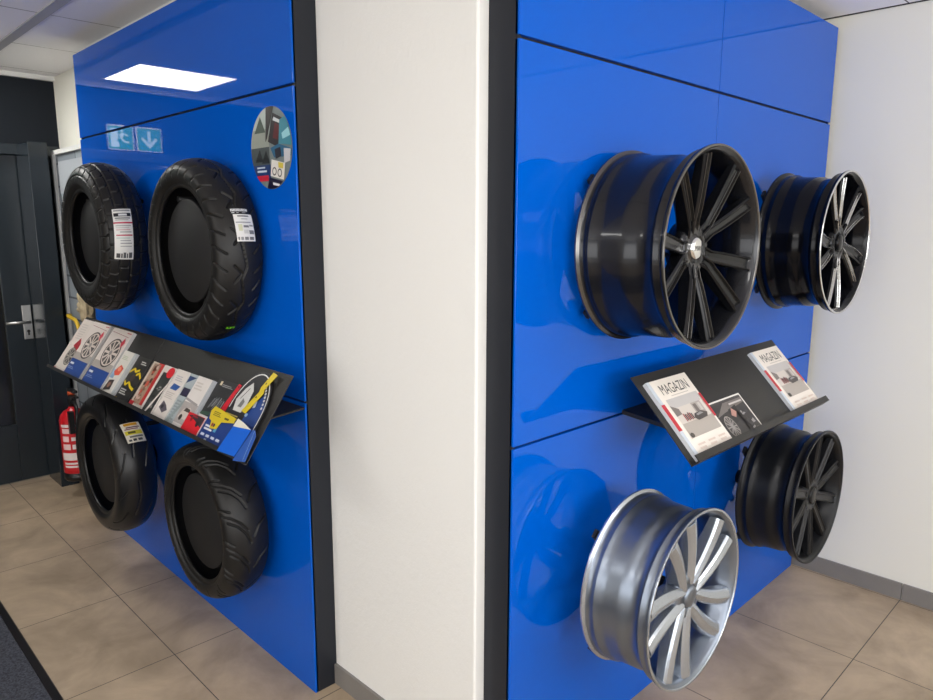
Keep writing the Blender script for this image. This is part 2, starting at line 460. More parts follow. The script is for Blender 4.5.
v_ = MB().cyl((0, 0, .435), (0, 0, .50), .017).box((-.018, -.02, .455), (.018, .02, .485)).build('valve', BLACKP, ex)
MB().box((-.013, -.09, .50), (.013, .03, .512)).box((-.013, -.08, .53), (.013, .03, .545)).box((-.011, .02, .50), (.011, .03, .545)).build('lever_handle', BLACKP, ex, bevel=.002)
MB().lathe([(0.0, .512), (.02, .512), (.02, .53), (0, .53)], 20, closed=False).build('safety_collar', plain('orange_collar', (206, 84, 40), rough=.4), ex)
MB().tube([(0.0, 0.0, .46), (.0, -.05, .475), (-.005, -.095, .44), (-.01, -.098, .36), (-.012, -.092, .28), (-.012, -.09, .16)], .010).build('discharge_hose', BLACKP, ex)
MB().box((-.02, .070, .30), (.02, .1905, .33)).build('wall_bracket', BLACKP, ex)
MB().box((-.02, .070, .03), (.02, .1905, .05)).build('wall_bracket', BLACKP, ex)
MB().box((-.050, -.100, .30), (-.022, -.072, .43)).build('horn_nozzle', BLACKP, ex)

# ceiling light panels
def ceiling_light(x0, y0, label, s=0.6):
    t = thing('ceiling_light', label, 'light', T((x0 + s / 2, y0 + s / 2, CZ)), 'square ceiling light panels')
    h = s / 2
    MB().box((-h, -h, -0.006), (h, -h + .014, 0)).box((-h, h - .014, -0.006), (h, h, 0)).box((-h, -h + .014, -.006), (-h + .014, h - .014, 0)).box((h - .014, -h + .014, -.006), (h, h - .014, 0)).build('light_frame', WHITEP, t)
    MB().box((-h + .014, -h + .014, -0.004), (h - .014, h - .014, 0)).build('light_diffuser', LAMPM, t)
ceiling_light(-1.09, 2.905, 'square white ceiling light near the dark door, reflected in the blue display wall')
for xy in ((-0.95, -1.95), (-3.2, -1.9), (-3.2, 1.0), (0.9, -3.2)):
    ceiling_light(*xy, 'square white ceiling light over the open shop floor')

# illuminated exit signs above the door
def exit_sign(cx, kind, label):
    t = thing('exit_sign', label, 'sign', T((cx, YD, 2.14)) @ Matrix.Diagonal((.78, 1, .78, 1)), 'emergency exit signs over the door')
    MB().box((-0.105, -0.035, -0.10), (0.105, 0.0, 0.10)).build('sign_housing', WHITEP, t, bevel=.003)
    f = MB()
    y = -0.0356
    def poly(pts, mi, k=0):
        yy = y - 0.0004 * k
        f.add([(u, yy, v) for u, v in pts], [tuple(range(len(pts)))], mi)
    poly([(-.095, -.09), (.095, -.09), (.095, .09), (-.095, .09)], 0)
    if kind == 'arrow':
        poly([(-.013, .07), (-.013, -.02), (.013, -.02), (.013, .07)], 1, 1)
        poly([(-.013, -.02), (-.055, .02), (-.068, .003), (0, -.072), (.068, .003), (.055, .02), (.013, -.02), (.0, -.03)], 1, 1)
    else:
        poly([(.02, -.075), (.08, -.075), (.08, .075), (.02, .075)], 1, 1)
        a = [(0.011 * math.cos(q / 12 * 2 * PI) - .012, 0.011 * math.sin(q / 12 * 2 * PI) + .055) for q in range(12)]
        poly(a, 1, 1)
        for seg in (((-.02, .04), (.0, -.005), .012), ((.0, -.005), (.03, -.03), .008), ((.03, -.03), (.018, -.07), .007), ((-.002, -.005), (-.03, -.03), .008), ((-.03, -.03), (-.065, -.035), .007), ((-.018, .035), (.015, .02), .006), ((-.02, .035), (-.055, .02), .006)):
            (ax, ay), (bx, by), w = seg
            dx, dy = bx - ax, by - ay; l = math.hypot(dx, dy); nx, ny = -dy / l * w, dx / l * w
            col = 1 if bx < .02 else 0
            poly([(ax + nx, ay + ny), (bx + nx, by + ny), (bx - nx, by - ny), (ax - nx, ay - ny)], col, 2)
    f.build('sign_face', [GREENE, WHITEE], t, fix=False)
exit_sign(-0.636, 'man', 'green lit exit sign with running figure above the dark door')
exit_sign(-0.815, 'arrow', 'green lit exit sign with down arrow above the dark door')

# charcoal entrance mat
mt = thing('door_mat', 'charcoal entrance mat with black rubber edge on the tiled floor', 'mat', T((-0.72, 0.8, 0)))
MB().box((-1.3, -2.0, 0), (-0.032, 1.8, 0.009)).build('mat_pile', CARPET, mt)
MB().prism([(-0.032, 0), (0.0, 0), (-0.004, 0.004), (-0.032, 0.010)], -1.8, 2.0, mat=Matrix(((1, 0, 0, 0), (0, 0, -1, 0), (0, 1, 0, 0), (0, 0, 0, 1)))).build('mat_edge', BLACKP, mt, fix=True)

# ------------------------------------------------------------------ display walls
# left: front plane X=-0.089, Y 0.682..2.655 ; right: front plane Y=-0.099, X 0.036..2.046
def board(name, parent, a, b_, mat_=None):
    return MB().box(a, b_).build(name, BLUE, parent, bevel=0.0012)
LW = thing('display_wall', 'tall glossy blue display wall carrying the motorcycle tyres, left of the white pier', 'display wall', T((0, 1.67, 0)))
yn, yf = 0.682 - 1.67, 2.655 - 1.67
MB().box((-0.083, yn, 0), (-0.001, yn + .012, 2.396)).box((-0.083, yf - .012, 0), (-0.001, yf, 2.396)).box((-0.076, yn + .012, 0.0), (-0.060, yf - .012, 2.39)).box((-.083, yn + .012, 2.384), (-.001, yf - .012, 2.396)).build('side_frame', FRAME, LW)
for z0, z1 in ((0.0, 1.030), (1.037, 2.002), (2.0105, 2.396)):
    board('blue_board', LW, (-0.089, yn, z0), (-0.0765, yf, z1))
RW = thing('display_wall', 'tall glossy blue display wall carrying the alloy wheels, right of the white pier', 'display wall', T((1.041, 0, 0)))
xn, xf = 0.036 - 1.041, 2.046 - 1.041
MB().box((xn, -0.093, 0), (xn + .012, -0.001, 2.411)).box((xf - .012, -0.093, 0), (xf, -0.001, 2.411)).box((xn + .012, -0.085, 0), (xf - .012, -.07, 2.40)).box((xn + .012, -.093, 2.399), (xf - .012, -.001, 2.411)).build('side_frame', FRAME, RW)
xv = 1.028 - 1.041
for z0, z1 in ((0.0, 1.030), (1.037, 2.022), (2.0305, 2.411)):
    board('blue_board', RW, (xn, -0.099, z0), (xv - .0015, -0.0855, z1))
    board('blue_board', RW, (xv + .0015, -0.099, z0), (xf, -0.0855, z1))
MB().cyl((xn + .0005, -.082, .222), (xn - .0015, -.082, .222), .004).build('screw', CHROME, RW)

# round sticker
st = MB()
def disc(mb, cx, cy, rx, ry, z, mi, n=48, clip=None):
    pts = [(cx + rx * math.cos(2 * PI * i / n), cy + ry * math.sin(2 * PI * i / n), z) for i in range(n)]
    mb.add(pts, [tuple(range(n))], mi)
def clip_circle(pts, R):
    """clip polygon to the disc |p|<R (Sutherland-Hodgman against a 40-gon)"""
    out = pts
    N = 40
    for k in range(N):
        a = 2 * PI * (k + .5) / N; nx, ny = math.cos(a), math.sin(a); d = R * math.cos(PI / N)
        res = []
        for i in range(len(out)):
            p0, p1 = out[i], out[(i + 1) % len(out)]
            s0, s1 = p0[0] * nx + p0[1] * ny - d, p1[0] * nx + p1[1] * ny - d
            if s0 <= 0: res.append(p0)
            if (s0 < 0) != (s1 < 0) and abs(s0 - s1) > 1e-12:
                t_ = s0 / (s0 - s1); res.append((p0[0] + (p1[0] - p0[0]) * t_, p0[1] + (p1[1] - p0[1]) * t_))
        out = res
        if len(out) < 3: return []
    return out
class Art:
    """flat printed artwork: layered coloured shapes, each a hair above the last"""
    def __init__(s): s.mb = MB(); s.mats = []; s.k = 1
    def mi(s, rgb):
        m = ink(rgb)
        if m not in s.mats: s.mats.append(m)
        return s.mats.index(m)
    def poly(s, pts, rgb, z=None):
        if len(pts) < 3: return
        z = s.z0 + 0.00012 * s.k if z is None else z
        # orientation: counter-clockwise
        A = sum(pts[i][0] * pts[(i + 1) % len(pts)][1] - pts[(i + 1) % len(pts)][0] * pts[i][1] for i in range(len(pts)))
        if A < 0: pts = pts[::-1]
        s.mb.add([(x, y, z) for x, y in pts], [tuple(range(len(pts)))], s.mi(rgb)); s.k += 1
    def rect(s, x0, y0, x1, y1, rgb): s.poly([(x0, y0), (x1, y0), (x1, y1), (x0, y1)], rgb)
    def ell(s, cx, cy, rx, ry, rgb, n=28): s.poly([(cx + rx * math.cos(2 * PI * i / n), cy + ry * math.sin(2 * PI * i / n)) for i in range(n)], rgb)
    def line(s, x0, y0, x1, y1, w, rgb):
        dx, dy = x1 - x0, y1 - y0; l = math.hypot(dx, dy) or 1; nx, ny = -dy / l * w / 2, dx / l * w / 2
        s.poly([(x0 + nx, y0 + ny), (x1 + nx, y1 + ny), (x1 - nx, y1 - ny), (x0 - nx, y0 - ny)], rgb)
    def text(s, t, x0, y0, x1, y1, rgb, ang=0):
        vs, fs = text_mesh(t); z = s.z0 + 0.00012 * s.k
        c, sn = math.cos(ang), math.sin(ang); w, h = x1 - x0, y1 - y0
        s.mb.add([(x0 + v[0] * w * c - v[1] * h * sn, y0 + v[0] * w * sn + v[1] * h * c, z) for v in vs], fs, s.mi(rgb)); s.k += 1
    def lines(s, x0, y0, x1, y1, n, rgb, fill=.5, seed=1):
        """rows of small illegible print"""
        rn = random.Random(seed); h = (y1 - y0) / n
        for i in range(n):
            x = x0; e = x1 - rn.random() * (x1 - x0) * .25
            s.rect(x, y0 + i * h, e, y0 + (i + fill) * h, rgb)
    def wheel(s, cx, cy, rx, ry, dark=(40, 38, 38), light=(200, 196, 190), spokes=10):
        s.ell(cx, cy, rx, ry, dark); s.ell(cx, cy, rx * .9, ry * .9, light); s.ell(cx, cy, rx * .8, ry * .8, (70, 66, 64))
        for k in range(spokes):
            a = 2 * PI * k / spokes
            s.line(cx, cy, cx + rx * .86 * math.cos(a), cy + ry * .86 * math.sin(a), rx * .13, light)
        s.ell(cx, cy, rx * .18, ry * .18, (150, 146, 142))
    def photo(s, x0, y0, x1, y1, cols, n=26, seed=2):
        """busy photographic print: many small tonal facets"""
        rn = random.Random(seed); s.rect(x0, y0, x1, y1, cols[0])
        for i in range(n):
            w = (x1 - x0) * rn.uniform(.12, .4); h = (y1 - y0) * rn.uniform(.05, .22)
            x = rn.uniform(x0, x1 - w); y = rn.uniform(y0, y1 - h)
            a = [(x + w * rn.uniform(0, .3), y), (x + w, y + h * rn.uniform(0, .5)), (x + w * rn.uniform(.6, 1), y + h), (x, y + h * rn.uniform(.4, 1))]
            s.poly(a, cols[rn.randrange(1, len(cols))])
    def sheet(s, w, h, t, rgb=(225, 222, 216), side=(205, 203, 198)):
        s.w, s.h, s.t = w, h, t; s.z0 = t
        s.mb.box((0, 0, 0), (w, h, t), s.mi(side)); s.rect(0, 0, w, h, rgb)
        return s
    def outline(s, pts, t, rgb):
        s.z0 = t; s.mb.prism(pts, 0, t, s.mi(rgb))
        return s

a = Art(); R0 = 0.126
cpts = [(R0 * math.cos(2 * PI * i / 64), R0 * math.sin(2 * PI * i / 64)) for i in range(64)]
a.outline(cpts, 0.0008, (120, 130, 130))
def cp(pts, rgb): a.poly(clip_circle(pts, R0 * .997), rgb)
def cr_(x0, y0, x1, y1, rgb): cp([(x0, y0), (x1, y0), (x1, y1), (x0, y1)], rgb)
cr_(-.13, .02, .0, .13, (176, 188, 182)); cr_(-.13, -.02, -.01, .06, (150, 156, 146)); cp([(-.1, .05), (-.06, .10), (-.03, .05)], (70, 84, 74))
cr_(-.13, -.055, -.01, .005, (70, 78, 80)); cp([(-.10, -.04), (-.07, .0), (-.05, -.04)], (30, 34, 38)); cp([(-.06, -.045), (-.03, -.005), (-.01, -.045)], (26, 30, 34))
cr_(-.13, -.10, -.005, -.05, (30, 58, 110)); cr_(-.10, -.10, -.02, -.082, (196, 38, 62)); cr_(-.09, -.072, -.03, -.066, (200, 210, 225)); cr_(-.09, -.060, -.04, -.055, (200, 210, 225))
cp([(-.02, .03), (.03, .13), (-.02, .13), (-.03, .02)], (44, 40, 40))
cp([(-.015, .02), (.02, .105), (.075, .085), (.045, .0)], (38, 34, 38)); cp([(.015, .03), (.032, .075), (.062, .062), (.045, .022)], (90, 30, 34)); cp([(.02, .082), (.026, .092), (.066, .078), (.06, .07)], (210, 214, 214))
cp([(.06, .08), (.13, .10), (.13, .0), (.05, .01)], (60, 132, 150)); cp([(.07, .04), (.11, .055), (.12, .03), (.075, .022)], (150, 205, 215))
cp([(.0, .0), (.05, .01), (.13, -.01), (.13, -.03), (.02, -.03)], (40, 96, 130)); cp([(.025, -.005), (.06, -.0), (.065, -.028), (.03, -.035)], (34, 34, 48)); cp([(.08, -.005), (.12, -.01), (.115, -.045), (.08, -.05)], (196, 196, 200))
cp([(.005, -.035), (.085, -.05), (.075, -.10), (-.005, -.085)], (226, 222, 214)); cp([(.045, -.045), (.075, -.050), (.072, -.066), (.045, -.062)], (210, 190, 70))
for cx_, cy_ in ((.02, -.072), (.052, -.078)):
    cp([(cx_ + .013 * math.cos(q), cy_ + .013 * math.sin(q)) for q in [i * PI / 8 for i in range(16)]], (70, 62, 70)); cp([(cx_ + .009 * math.cos(q), cy_ + .009 * math.sin(q)) for q in [i * PI / 8 for i in range(16)]], (226, 222, 214))
cp([(-.01, -.09), (.075, -.105), (.05, -.13), (-.03, -.13)], (26, 24, 52)); cp([(.01, -.105), (.05, -.112), (.048, -.119), (.01, -.113)], (225, 225, 230))
ML = Matrix(((0, 0, -1, -0.0892), (-1, 0, 0, 0.822), (0, 1, 0, 1.832), (0, 0, 0, 1)))  # u=-Y, v=+Z, n=-X
o = a.mb.build('round_sticker', a.mats, None, ML)
tag(o, 'round collage sticker on the blue display wall above the right tyre', 'sticker')

# ------------------------------------------------------------------ tyres
def seg_mask(S, Wd, P, segs):
    """groove depth 0..1 for curves given as polylines (s,w,halfwidth) repeated with period P"""
    out = np.zeros_like(S)
    Sm = np.mod(S, P)
    for poly, hw in segs:
        for k in (-1, 0, 1):
            for (a0, b0), (a1, b1) in zip(poly[:-1], poly[1:]):
                ax, ay, bx, by = a0 + k * P, b0, a1 + k * P, b1
                dx, dy = bx - ax, by - ay; L2 = dx * dx + dy * dy
                t_ = np.clip(((Sm - ax) * dx + (Wd - ay) * dy) / L2, 0, 1)
                d = np.hypot(Sm - ax - t_ * dx, Wd - ay - t_ * dy)
                out = np.maximum(out, np.clip((hw + .0010 - d) / .0014, 0, 1))
    return out

def tyre(label, Y, Z, Xm, Ro, W, Ri, segs, P, depth, rubber, power=.8, NT=760, NC=96, rot=0.0):
    t = thing('motorcycle_tyre', label, 'tyre', T((Xm, Y, Z)), 'motorcycle tyres on the left display wall')
    Rs = Ri + (Ro - Ri) * .45
    crown = [(W / 2 * math.cos(q), Rs + (Ro - Rs) * math.sin(q) ** power) for q in np.linspace(0.02, PI - .02, NC)]
    side = [(W * .355, Ri + .002), (W * .385, Ri - .001), (W * .42, Ri + .003), (W * .435, Ri + .010), (W * .43, Ri + .014), (W * .45, Ri + .017), (W * .475, Ri + (Rs - Ri) * .5), (W * .484, Ri + (Rs - Ri) * .56), (W * .493, Ri + (Rs - Ri) * .60), (W * .5, Rs - .002)]
    back = [(-u, r_) for u, r_ in side[::-1]]
    th_ = .010
    inner = [(-W * .33, Ri + .006), (-W * .43, Rs - .01), (-W * .42, Rs + .02)]
    for q in np.linspace(PI - .35, .35, 9): inner.append(((W / 2 - th_) * math.cos(q), Rs + (Ro - Rs - th_ - .004) * math.sin(q) ** power))
    inner += [(W * .42, Rs + .02), (W * .43, Rs - .01), (W * .33, Ri + .006)]
    prof = np.array(side + crown + back + inner)
    K = len(prof); n0 = len(side); n1 = n0 + NC
    th = np.linspace(0, 2 * PI, NT, endpoint=False)
    TH, U = np.meshgrid(th, prof[:, 0], indexing='ij')
    Rr = np.repeat(prof[None, :, 1], NT, 0)
    # arc-length across the crown
    cr = np.array(crown); dl = np.hypot(*(cr[1:] - cr[:-1]).T); al = np.concatenate([[0], np.cumsum(dl)]); al = al.sum() * 0 + (al[-1] / 2 - al)
    S = TH[:, n0:n1] * Ro; Wd = np.repeat(al[None, :], NT, 0)
    nper = round(2 * PI * Ro / P); P2 = 2 * PI * Ro / nper
    g = seg_mask(S * P / P2, Wd, P, segs)
    # push along the crown's normal
    tn = np.gradient(cr, axis=0); nn = np.stack([-tn[:, 1], tn[:, 0]], 1); nn /= np.linalg.norm(nn, axis=1)[:, None]
    if nn[NC // 2, 1] < 0: nn = -nn
    U = U.copy(); Uc = U[:, n0:n1]; Rc = Rr[:, n0:n1]
    U[:, n0:n1] = Uc - g * depth * 1.5 * nn[None, :, 0]; Rr[:, n0:n1] = Rc - g * depth * 1.5 * nn[None, :, 1]
    V = np.stack([-U, -Rr * np.cos(TH + rot), Rr * np.sin(TH + rot)], -1).reshape(-1, 3)
    i = np.arange(NT)[:, None]; j = (i + 1) % NT; q = np.arange(K)[None, :]; q2 = (q + 1) % K
    Fq = np.stack([i * K + q + 0 * j, i * K + q2 + 0 * j, j * K + q2, j * K + q], -1).reshape(-1, 4)
    me = bpy.data.meshes.new('tyre_body')
    me.vertices.add(len(V)); me.vertices.foreach_set('co', V.ravel())
    me.loops.add(Fq.size); me.loops.foreach_set('vertex_index', Fq.ravel().astype(np.int32))
    me.polygons.add(len(Fq)); me.polygons.foreach_set('loop_start', np.arange(0, Fq.size, 4, dtype=np.int32)); me.polygons.foreach_set('loop_total', np.full(len(Fq), 4, dtype=np.int32))
    me.polygons.foreach_set('use_smooth', np.ones(len(Fq), bool))
    me.update(calc_edges=True); me.validate()
    me.materials.append(rubber)
    o = bpy.data.objects.new('tyre_body', me); COL.objects.link(o); o.parent = t
    def surf(ang, w, off=0.0016):
        """point on the tread: ang from the +u(-Y, viewer's right) axis towards +Z, w across from front edge"""
        k = np.interp(w, al[::-1], np.arange(NC)[::-1]); u = np.interp(k, np.arange(NC), cr[:, 0]); r_ = np.interp(k, np.arange(NC), cr[:, 1])
        nu = np.interp(k, np.arange(NC), nn[:, 0]); nr = np.interp(k, np.arange(NC), nn[:, 1])
        u += nu * off; r_ += nr * off
        return (-u, -r_ * math.cos(ang), r_ * math.sin(ang))
    return t, surf

def tyre_label(t, surf, Ro, a0, w0, ln, wd, skew, rows, name='price_label', base=(226, 224, 218)):
    """a sticker laid on the tread: rows = (u0,u1,v0,v1,colour), u across the label, v down its length"""
    mb = MB(); mats = []
    def mi(c):
        m = ink(c)
        if m not in mats: mats.append(m)
        return mats.index(m)
    def patch(u0, u1, v0, v1, c, off):
        nu, nv = max(2, int(8 * (u1 - u0)) + 1), max(2, int(20 * (v1 - v0)) + 1)
        vs = [surf(a0 - (v0 + (v1 - v0) * j / nv) * ln / Ro, w0 - (u0 + (u1 - u0) * i / nu) * wd - skew * (v0 + (v1 - v0) * j / nv), off) for j in range(nv + 1) for i in range(nu + 1)]
        fs = [(j * (nu + 1) + i, (j + 1) * (nu + 1) + i, (j + 1) * (nu + 1) + i + 1, j * (nu + 1) + i + 1) for j in range(nv) for i in range(nu)]
        mb.add(vs, fs, mi(c), True)
    patch(0, 1, 0, 1, base, .0012)
    for k, (u0, u1, v0, v1, c) in enumerate(rows): patch(u0, u1, v0, v1, c, .0020 + .0002 * (k % 3))
    return mb.build(name, mats, t)

# tread patterns: s runs round the tyre, w across (front shoulder positive)
blk = []
for row, w0_ in enumerate((.115, .078, .04, .0, -.04, -.078)):
    blk.append(([(0, w0_), (.062, w0_)], .0012 if row != 3 else .0020))
for row, (wa, wb) in enumerate(((.13, .078), (.078, .04), (.04, .0), (.0, -.04), (-.04, -.078))):
    o_ = .031 * (row % 2)
    blk.append(([(o_ + .008, wa), (o_ + .008, wb + .01), (o_ + .020, wb)], .0018))
sl = [([(.034, .112), (.0, .058)], .0022), ([(.092, .108), (.064, .060)], .0020), ([(0.085, .036), (.060, .010), (.030, .034)], .0024),
      ([(0, .004), (.04, .012), (.08, -.004), (.124, .004)], .0020), ([(.06, -.03), (.10, -.08)], .0022), ([(.0, -.03), (.03, -.06)], .002)]
sport = [([(.0, .095), (.05, .068), (.12, .048)], .0018), ([(.10, .02), (.20, .004), (.27, .010)], .0018), ([(.18, .09), (.23, .055)], .0016), ([(.05, -.02), (.16, -.05)], .0018)]
sweep = [([(.0, .004), (.035, .018), (.065, .042), (.085, .075)], .0022), ([(.045, .010), (.075, .032), (.098, .06), (.112, .09)], .0019), ([(.0, .06), (.012, .08), (.02, .10)], .0020),
         ([(.02, -.008), (.055, -.03), (.08, -.07)], .0022)]

LG = (150, 150, 148); DK = (28, 28, 30)
t, sf = tyre('blocky-tread tyre with long white label, upper left on the blue wall', 1.994, 1.538, -0.231, .309, .177, .185, blk, .062, .0045, RUBBER)
rowsA = [(0.06, .94, .02, .05, LG), (.05, .95, .085, .155, DK), (.3, .75, .10, .14, (220, 220, 220)), (.1, .9, .175, .20, (120, 120, 120)), (.12, .8, .215, .23, LG), (0.0, 1, .265, .295, (188, 60, 80)),
         (.1, .9, .33, .345, LG), (.1, .8, .37, .385, (190, 180, 176)), (.1, .85, .41, .425, (200, 150, 150)), (.3, .9, .45, .47, LG), (.1, .95, .51, .535, (190, 70, 86)), (.1, .8, .57, .585, (170, 190, 180)), (.3, .85, .62, .635, LG), (.3, .9, .67, .69, LG), (.3, .9, .73, .745, LG), (.1, .3, .88, .97, (70, 70, 70)), (.34, .42, .88, .97, (70, 70, 70)), (.46, .6, .86, .97, (90, 90, 90)), (.64, .7, .88, .97, (70, 70, 70)), (.75, .92, .86, .97, (80, 80, 80))]
tyre_label(t, sf, .309, .385, .052, .20, .068, -.008, rowsA)
t, sf = tyre('slash-tread tyre with white label under black print, upper right on the blue wall', 1.167, 1.504, -0.177, .313, .162, .213, sl, .124, .0045, RUBBER)
rowsB = [(.2, .8, .05, .10, (110, 110, 110)), (.35, .7, .17, .20, LG), (.05, .85, .29, .33, (150, 150, 150)), (.15, .35, .38, .62, (205, 205, 170)), (.42, .7, .42, .5, (120, 120, 120)), (.72, .95, .40, .46, LG), (.4, .65, .58, .72, (200, 198, 192)), (.68, .95, .60, .74, (120, 120, 120)), (.06, .14, .84, .95, (110, 110, 110)), (.2, .34, .84, .95, (140, 140, 140)), (.4, .6, .84, .95, (120, 120, 120)), (.66, .9, .84, .95, (110, 110, 110))]
tyre_label(t, sf, .313, .405, .024, .088, .064, 0.0, rowsB)
tyre_label(t, sf, .313, .47, .030, .018, .062, 0.0, [(.03 + .07 * i, .075 + .07 * i, .12, .62, (228, 228, 226)) for i in range(13)] + [(.05, .2, .78, .95, (200, 200, 200)), (.3, .42, .8, .95, (170, 170, 170)), (.6, .8, .8, .95, (150, 150, 150))], 'maker_strip', DK)
tyre_label(t, sf, .313, -.90, .020, .012, .030, 0.0, [(.2, .4, .1, .5, DK), (.6, .75, .3, .9, DK)], 'paint_dot', (120, 210, 40))
t, sf = tyre('smooth sport tyre with yellow label, lower left on the blue wall', 2.010, 0.550, -0.257, .310, .165, .205, sport, .28, .003, RUBBER2)
rowsC = [(.15, .85, .03, .16, (206, 150, 40)), (.2, .9, .22, .28, (120, 80, 90)), (.1, .8, .31, .36, (140, 90, 100)), (.05, .95, .42, .62, (214, 200, 60)), (.2, .6, .46, .56, (90, 84, 40)), (.2, .9, .68, .76, (110, 108, 104)), (.1, .25, .84, .93, (70, 70, 70)), (.32, .5, .82, .93, (60, 60, 60)), (.58, .82, .82, .93, (80, 80, 80))]
tyre_label(t, sf, .310, .80, .038, .092, .076, .010, rowsC, base=(222, 214, 196))
t, sf = tyre('tyre with long curved grooves, lower right on the blue wall under the brochure tray', 1.153, 0.532, -0.201, .289, .160, .208, sweep, .12, .0045, RUBBER)

# tyre holders: black discs on posts, with two pegs under the bead
def tyre_holder(Y, Z, Xfront, r_, bead, xb, lab):
    h = MB()
    mt_ = Matrix(((0, 0, -1, 0), (-1, 0, 0, 0), (0, 1, 0, 0), (0, 0, 0, 1)))
    h.lathe([(0, -Xfront), (r_ - .004, -Xfront), (r_, -Xfront - .003), (r_, -Xfront - .012), (0, -Xfront - .012)], 72, closed=False, mat=mt_)
    t = thing('tyre_holder', lab, 'holder', T((0, Y, Z)), 'black disc holders inside the tyres')
    h.build('holder_disc', HOLDER, t, fix=True)
    MB().cyl((-.0895, 0, 0), (Xfront + .011, 0, 0), .045, 28).build('holder_post', HOLDER, t)
    for s_ in (-1, 1):
        q = PI / 2 + s_ * .5
        yy = (bead - .011) * math.cos(q); zz = (bead - .011) * math.sin(q)
        MB().cyl((-.0895, yy, zz), (xb, yy, zz), .010, 14).build('peg', HOLDER, t)
tyre_holder(1.994, 1.538, -.275, .158, .185, -.26, 'black round holder inside the blocky-tread tyre, upper left on the blue wall')
tyre_holder(1.167, 1.504, -.225, .176, .213, -.21, 'black round holder inside the slash-tread tyre, upper right on the blue wall')
tyre_holder(2.010, .550, -.30, .174, .205, -.29, 'black round holder inside the smooth sport tyre, lower left on the blue wall')
tyre_holder(1.153, .532, -.245, .176, .208, -.23, 'black round holder inside the tyre below the brochure trays')

# ------------------------------------------------------------------ wheels
def beam(mb, path, w, d, ch, mi=0, mi_top=None, top=None, valley=0.0, er=.62):
    """path: list of (x,y,z) centre line of the front face; w,d per point; front is +z.
    top: width of the flat ridge on the front"""
    n = len(path); vs = []
    for i, P_ in enumerate(path):
        a_ = Vector(path[max(i - 1, 0)]); b_ = Vector(path[min(i + 1, n - 1)])
        tng = (b_ - a_); tng.z = 0; tng.normalize(); sd = Vector((-tng.y, tng.x, 0))
        ww = w[i] / 2; c = ch[i] if isinstance(ch, (list, tuple)) else ch
        tw = ww - c
        for (su, dz) in ((-ww * 1.08, -d[i]), (-ww, -c), (-tw, 0), (-tw * er, -valley * .8), (0, -valley), (tw * er, -valley * .8), (tw, 0), (ww, -c), (ww * 1.08, -d[i])):
            p_ = Vector(P_) + sd * su; vs.append((p_.x, p_.y, p_.z + dz))
    fs = []; m_ = []
    for i in range(n - 1):
        for k in range(9):
            k2 = (k + 1) % 9
            fs.append((i * 9 + k2, i * 9 + k, (i + 1) * 9 + k, (i + 1) * 9 + k2)); m_.append(mi if (k not in (2, 5) or mi_top is None) else mi_top)
    fs.append(tuple(range(9))); m_.append(mi)
    fs.append(tuple((n - 1) * 9 + k for k in range(8, -1, -1))); m_.append(mi)
    o = len(mb.v); mb.v += vs; mb.f += [tuple(x + o for x in f) for f in fs]; mb.m += m_; mb.sm += [False] * len(fs)

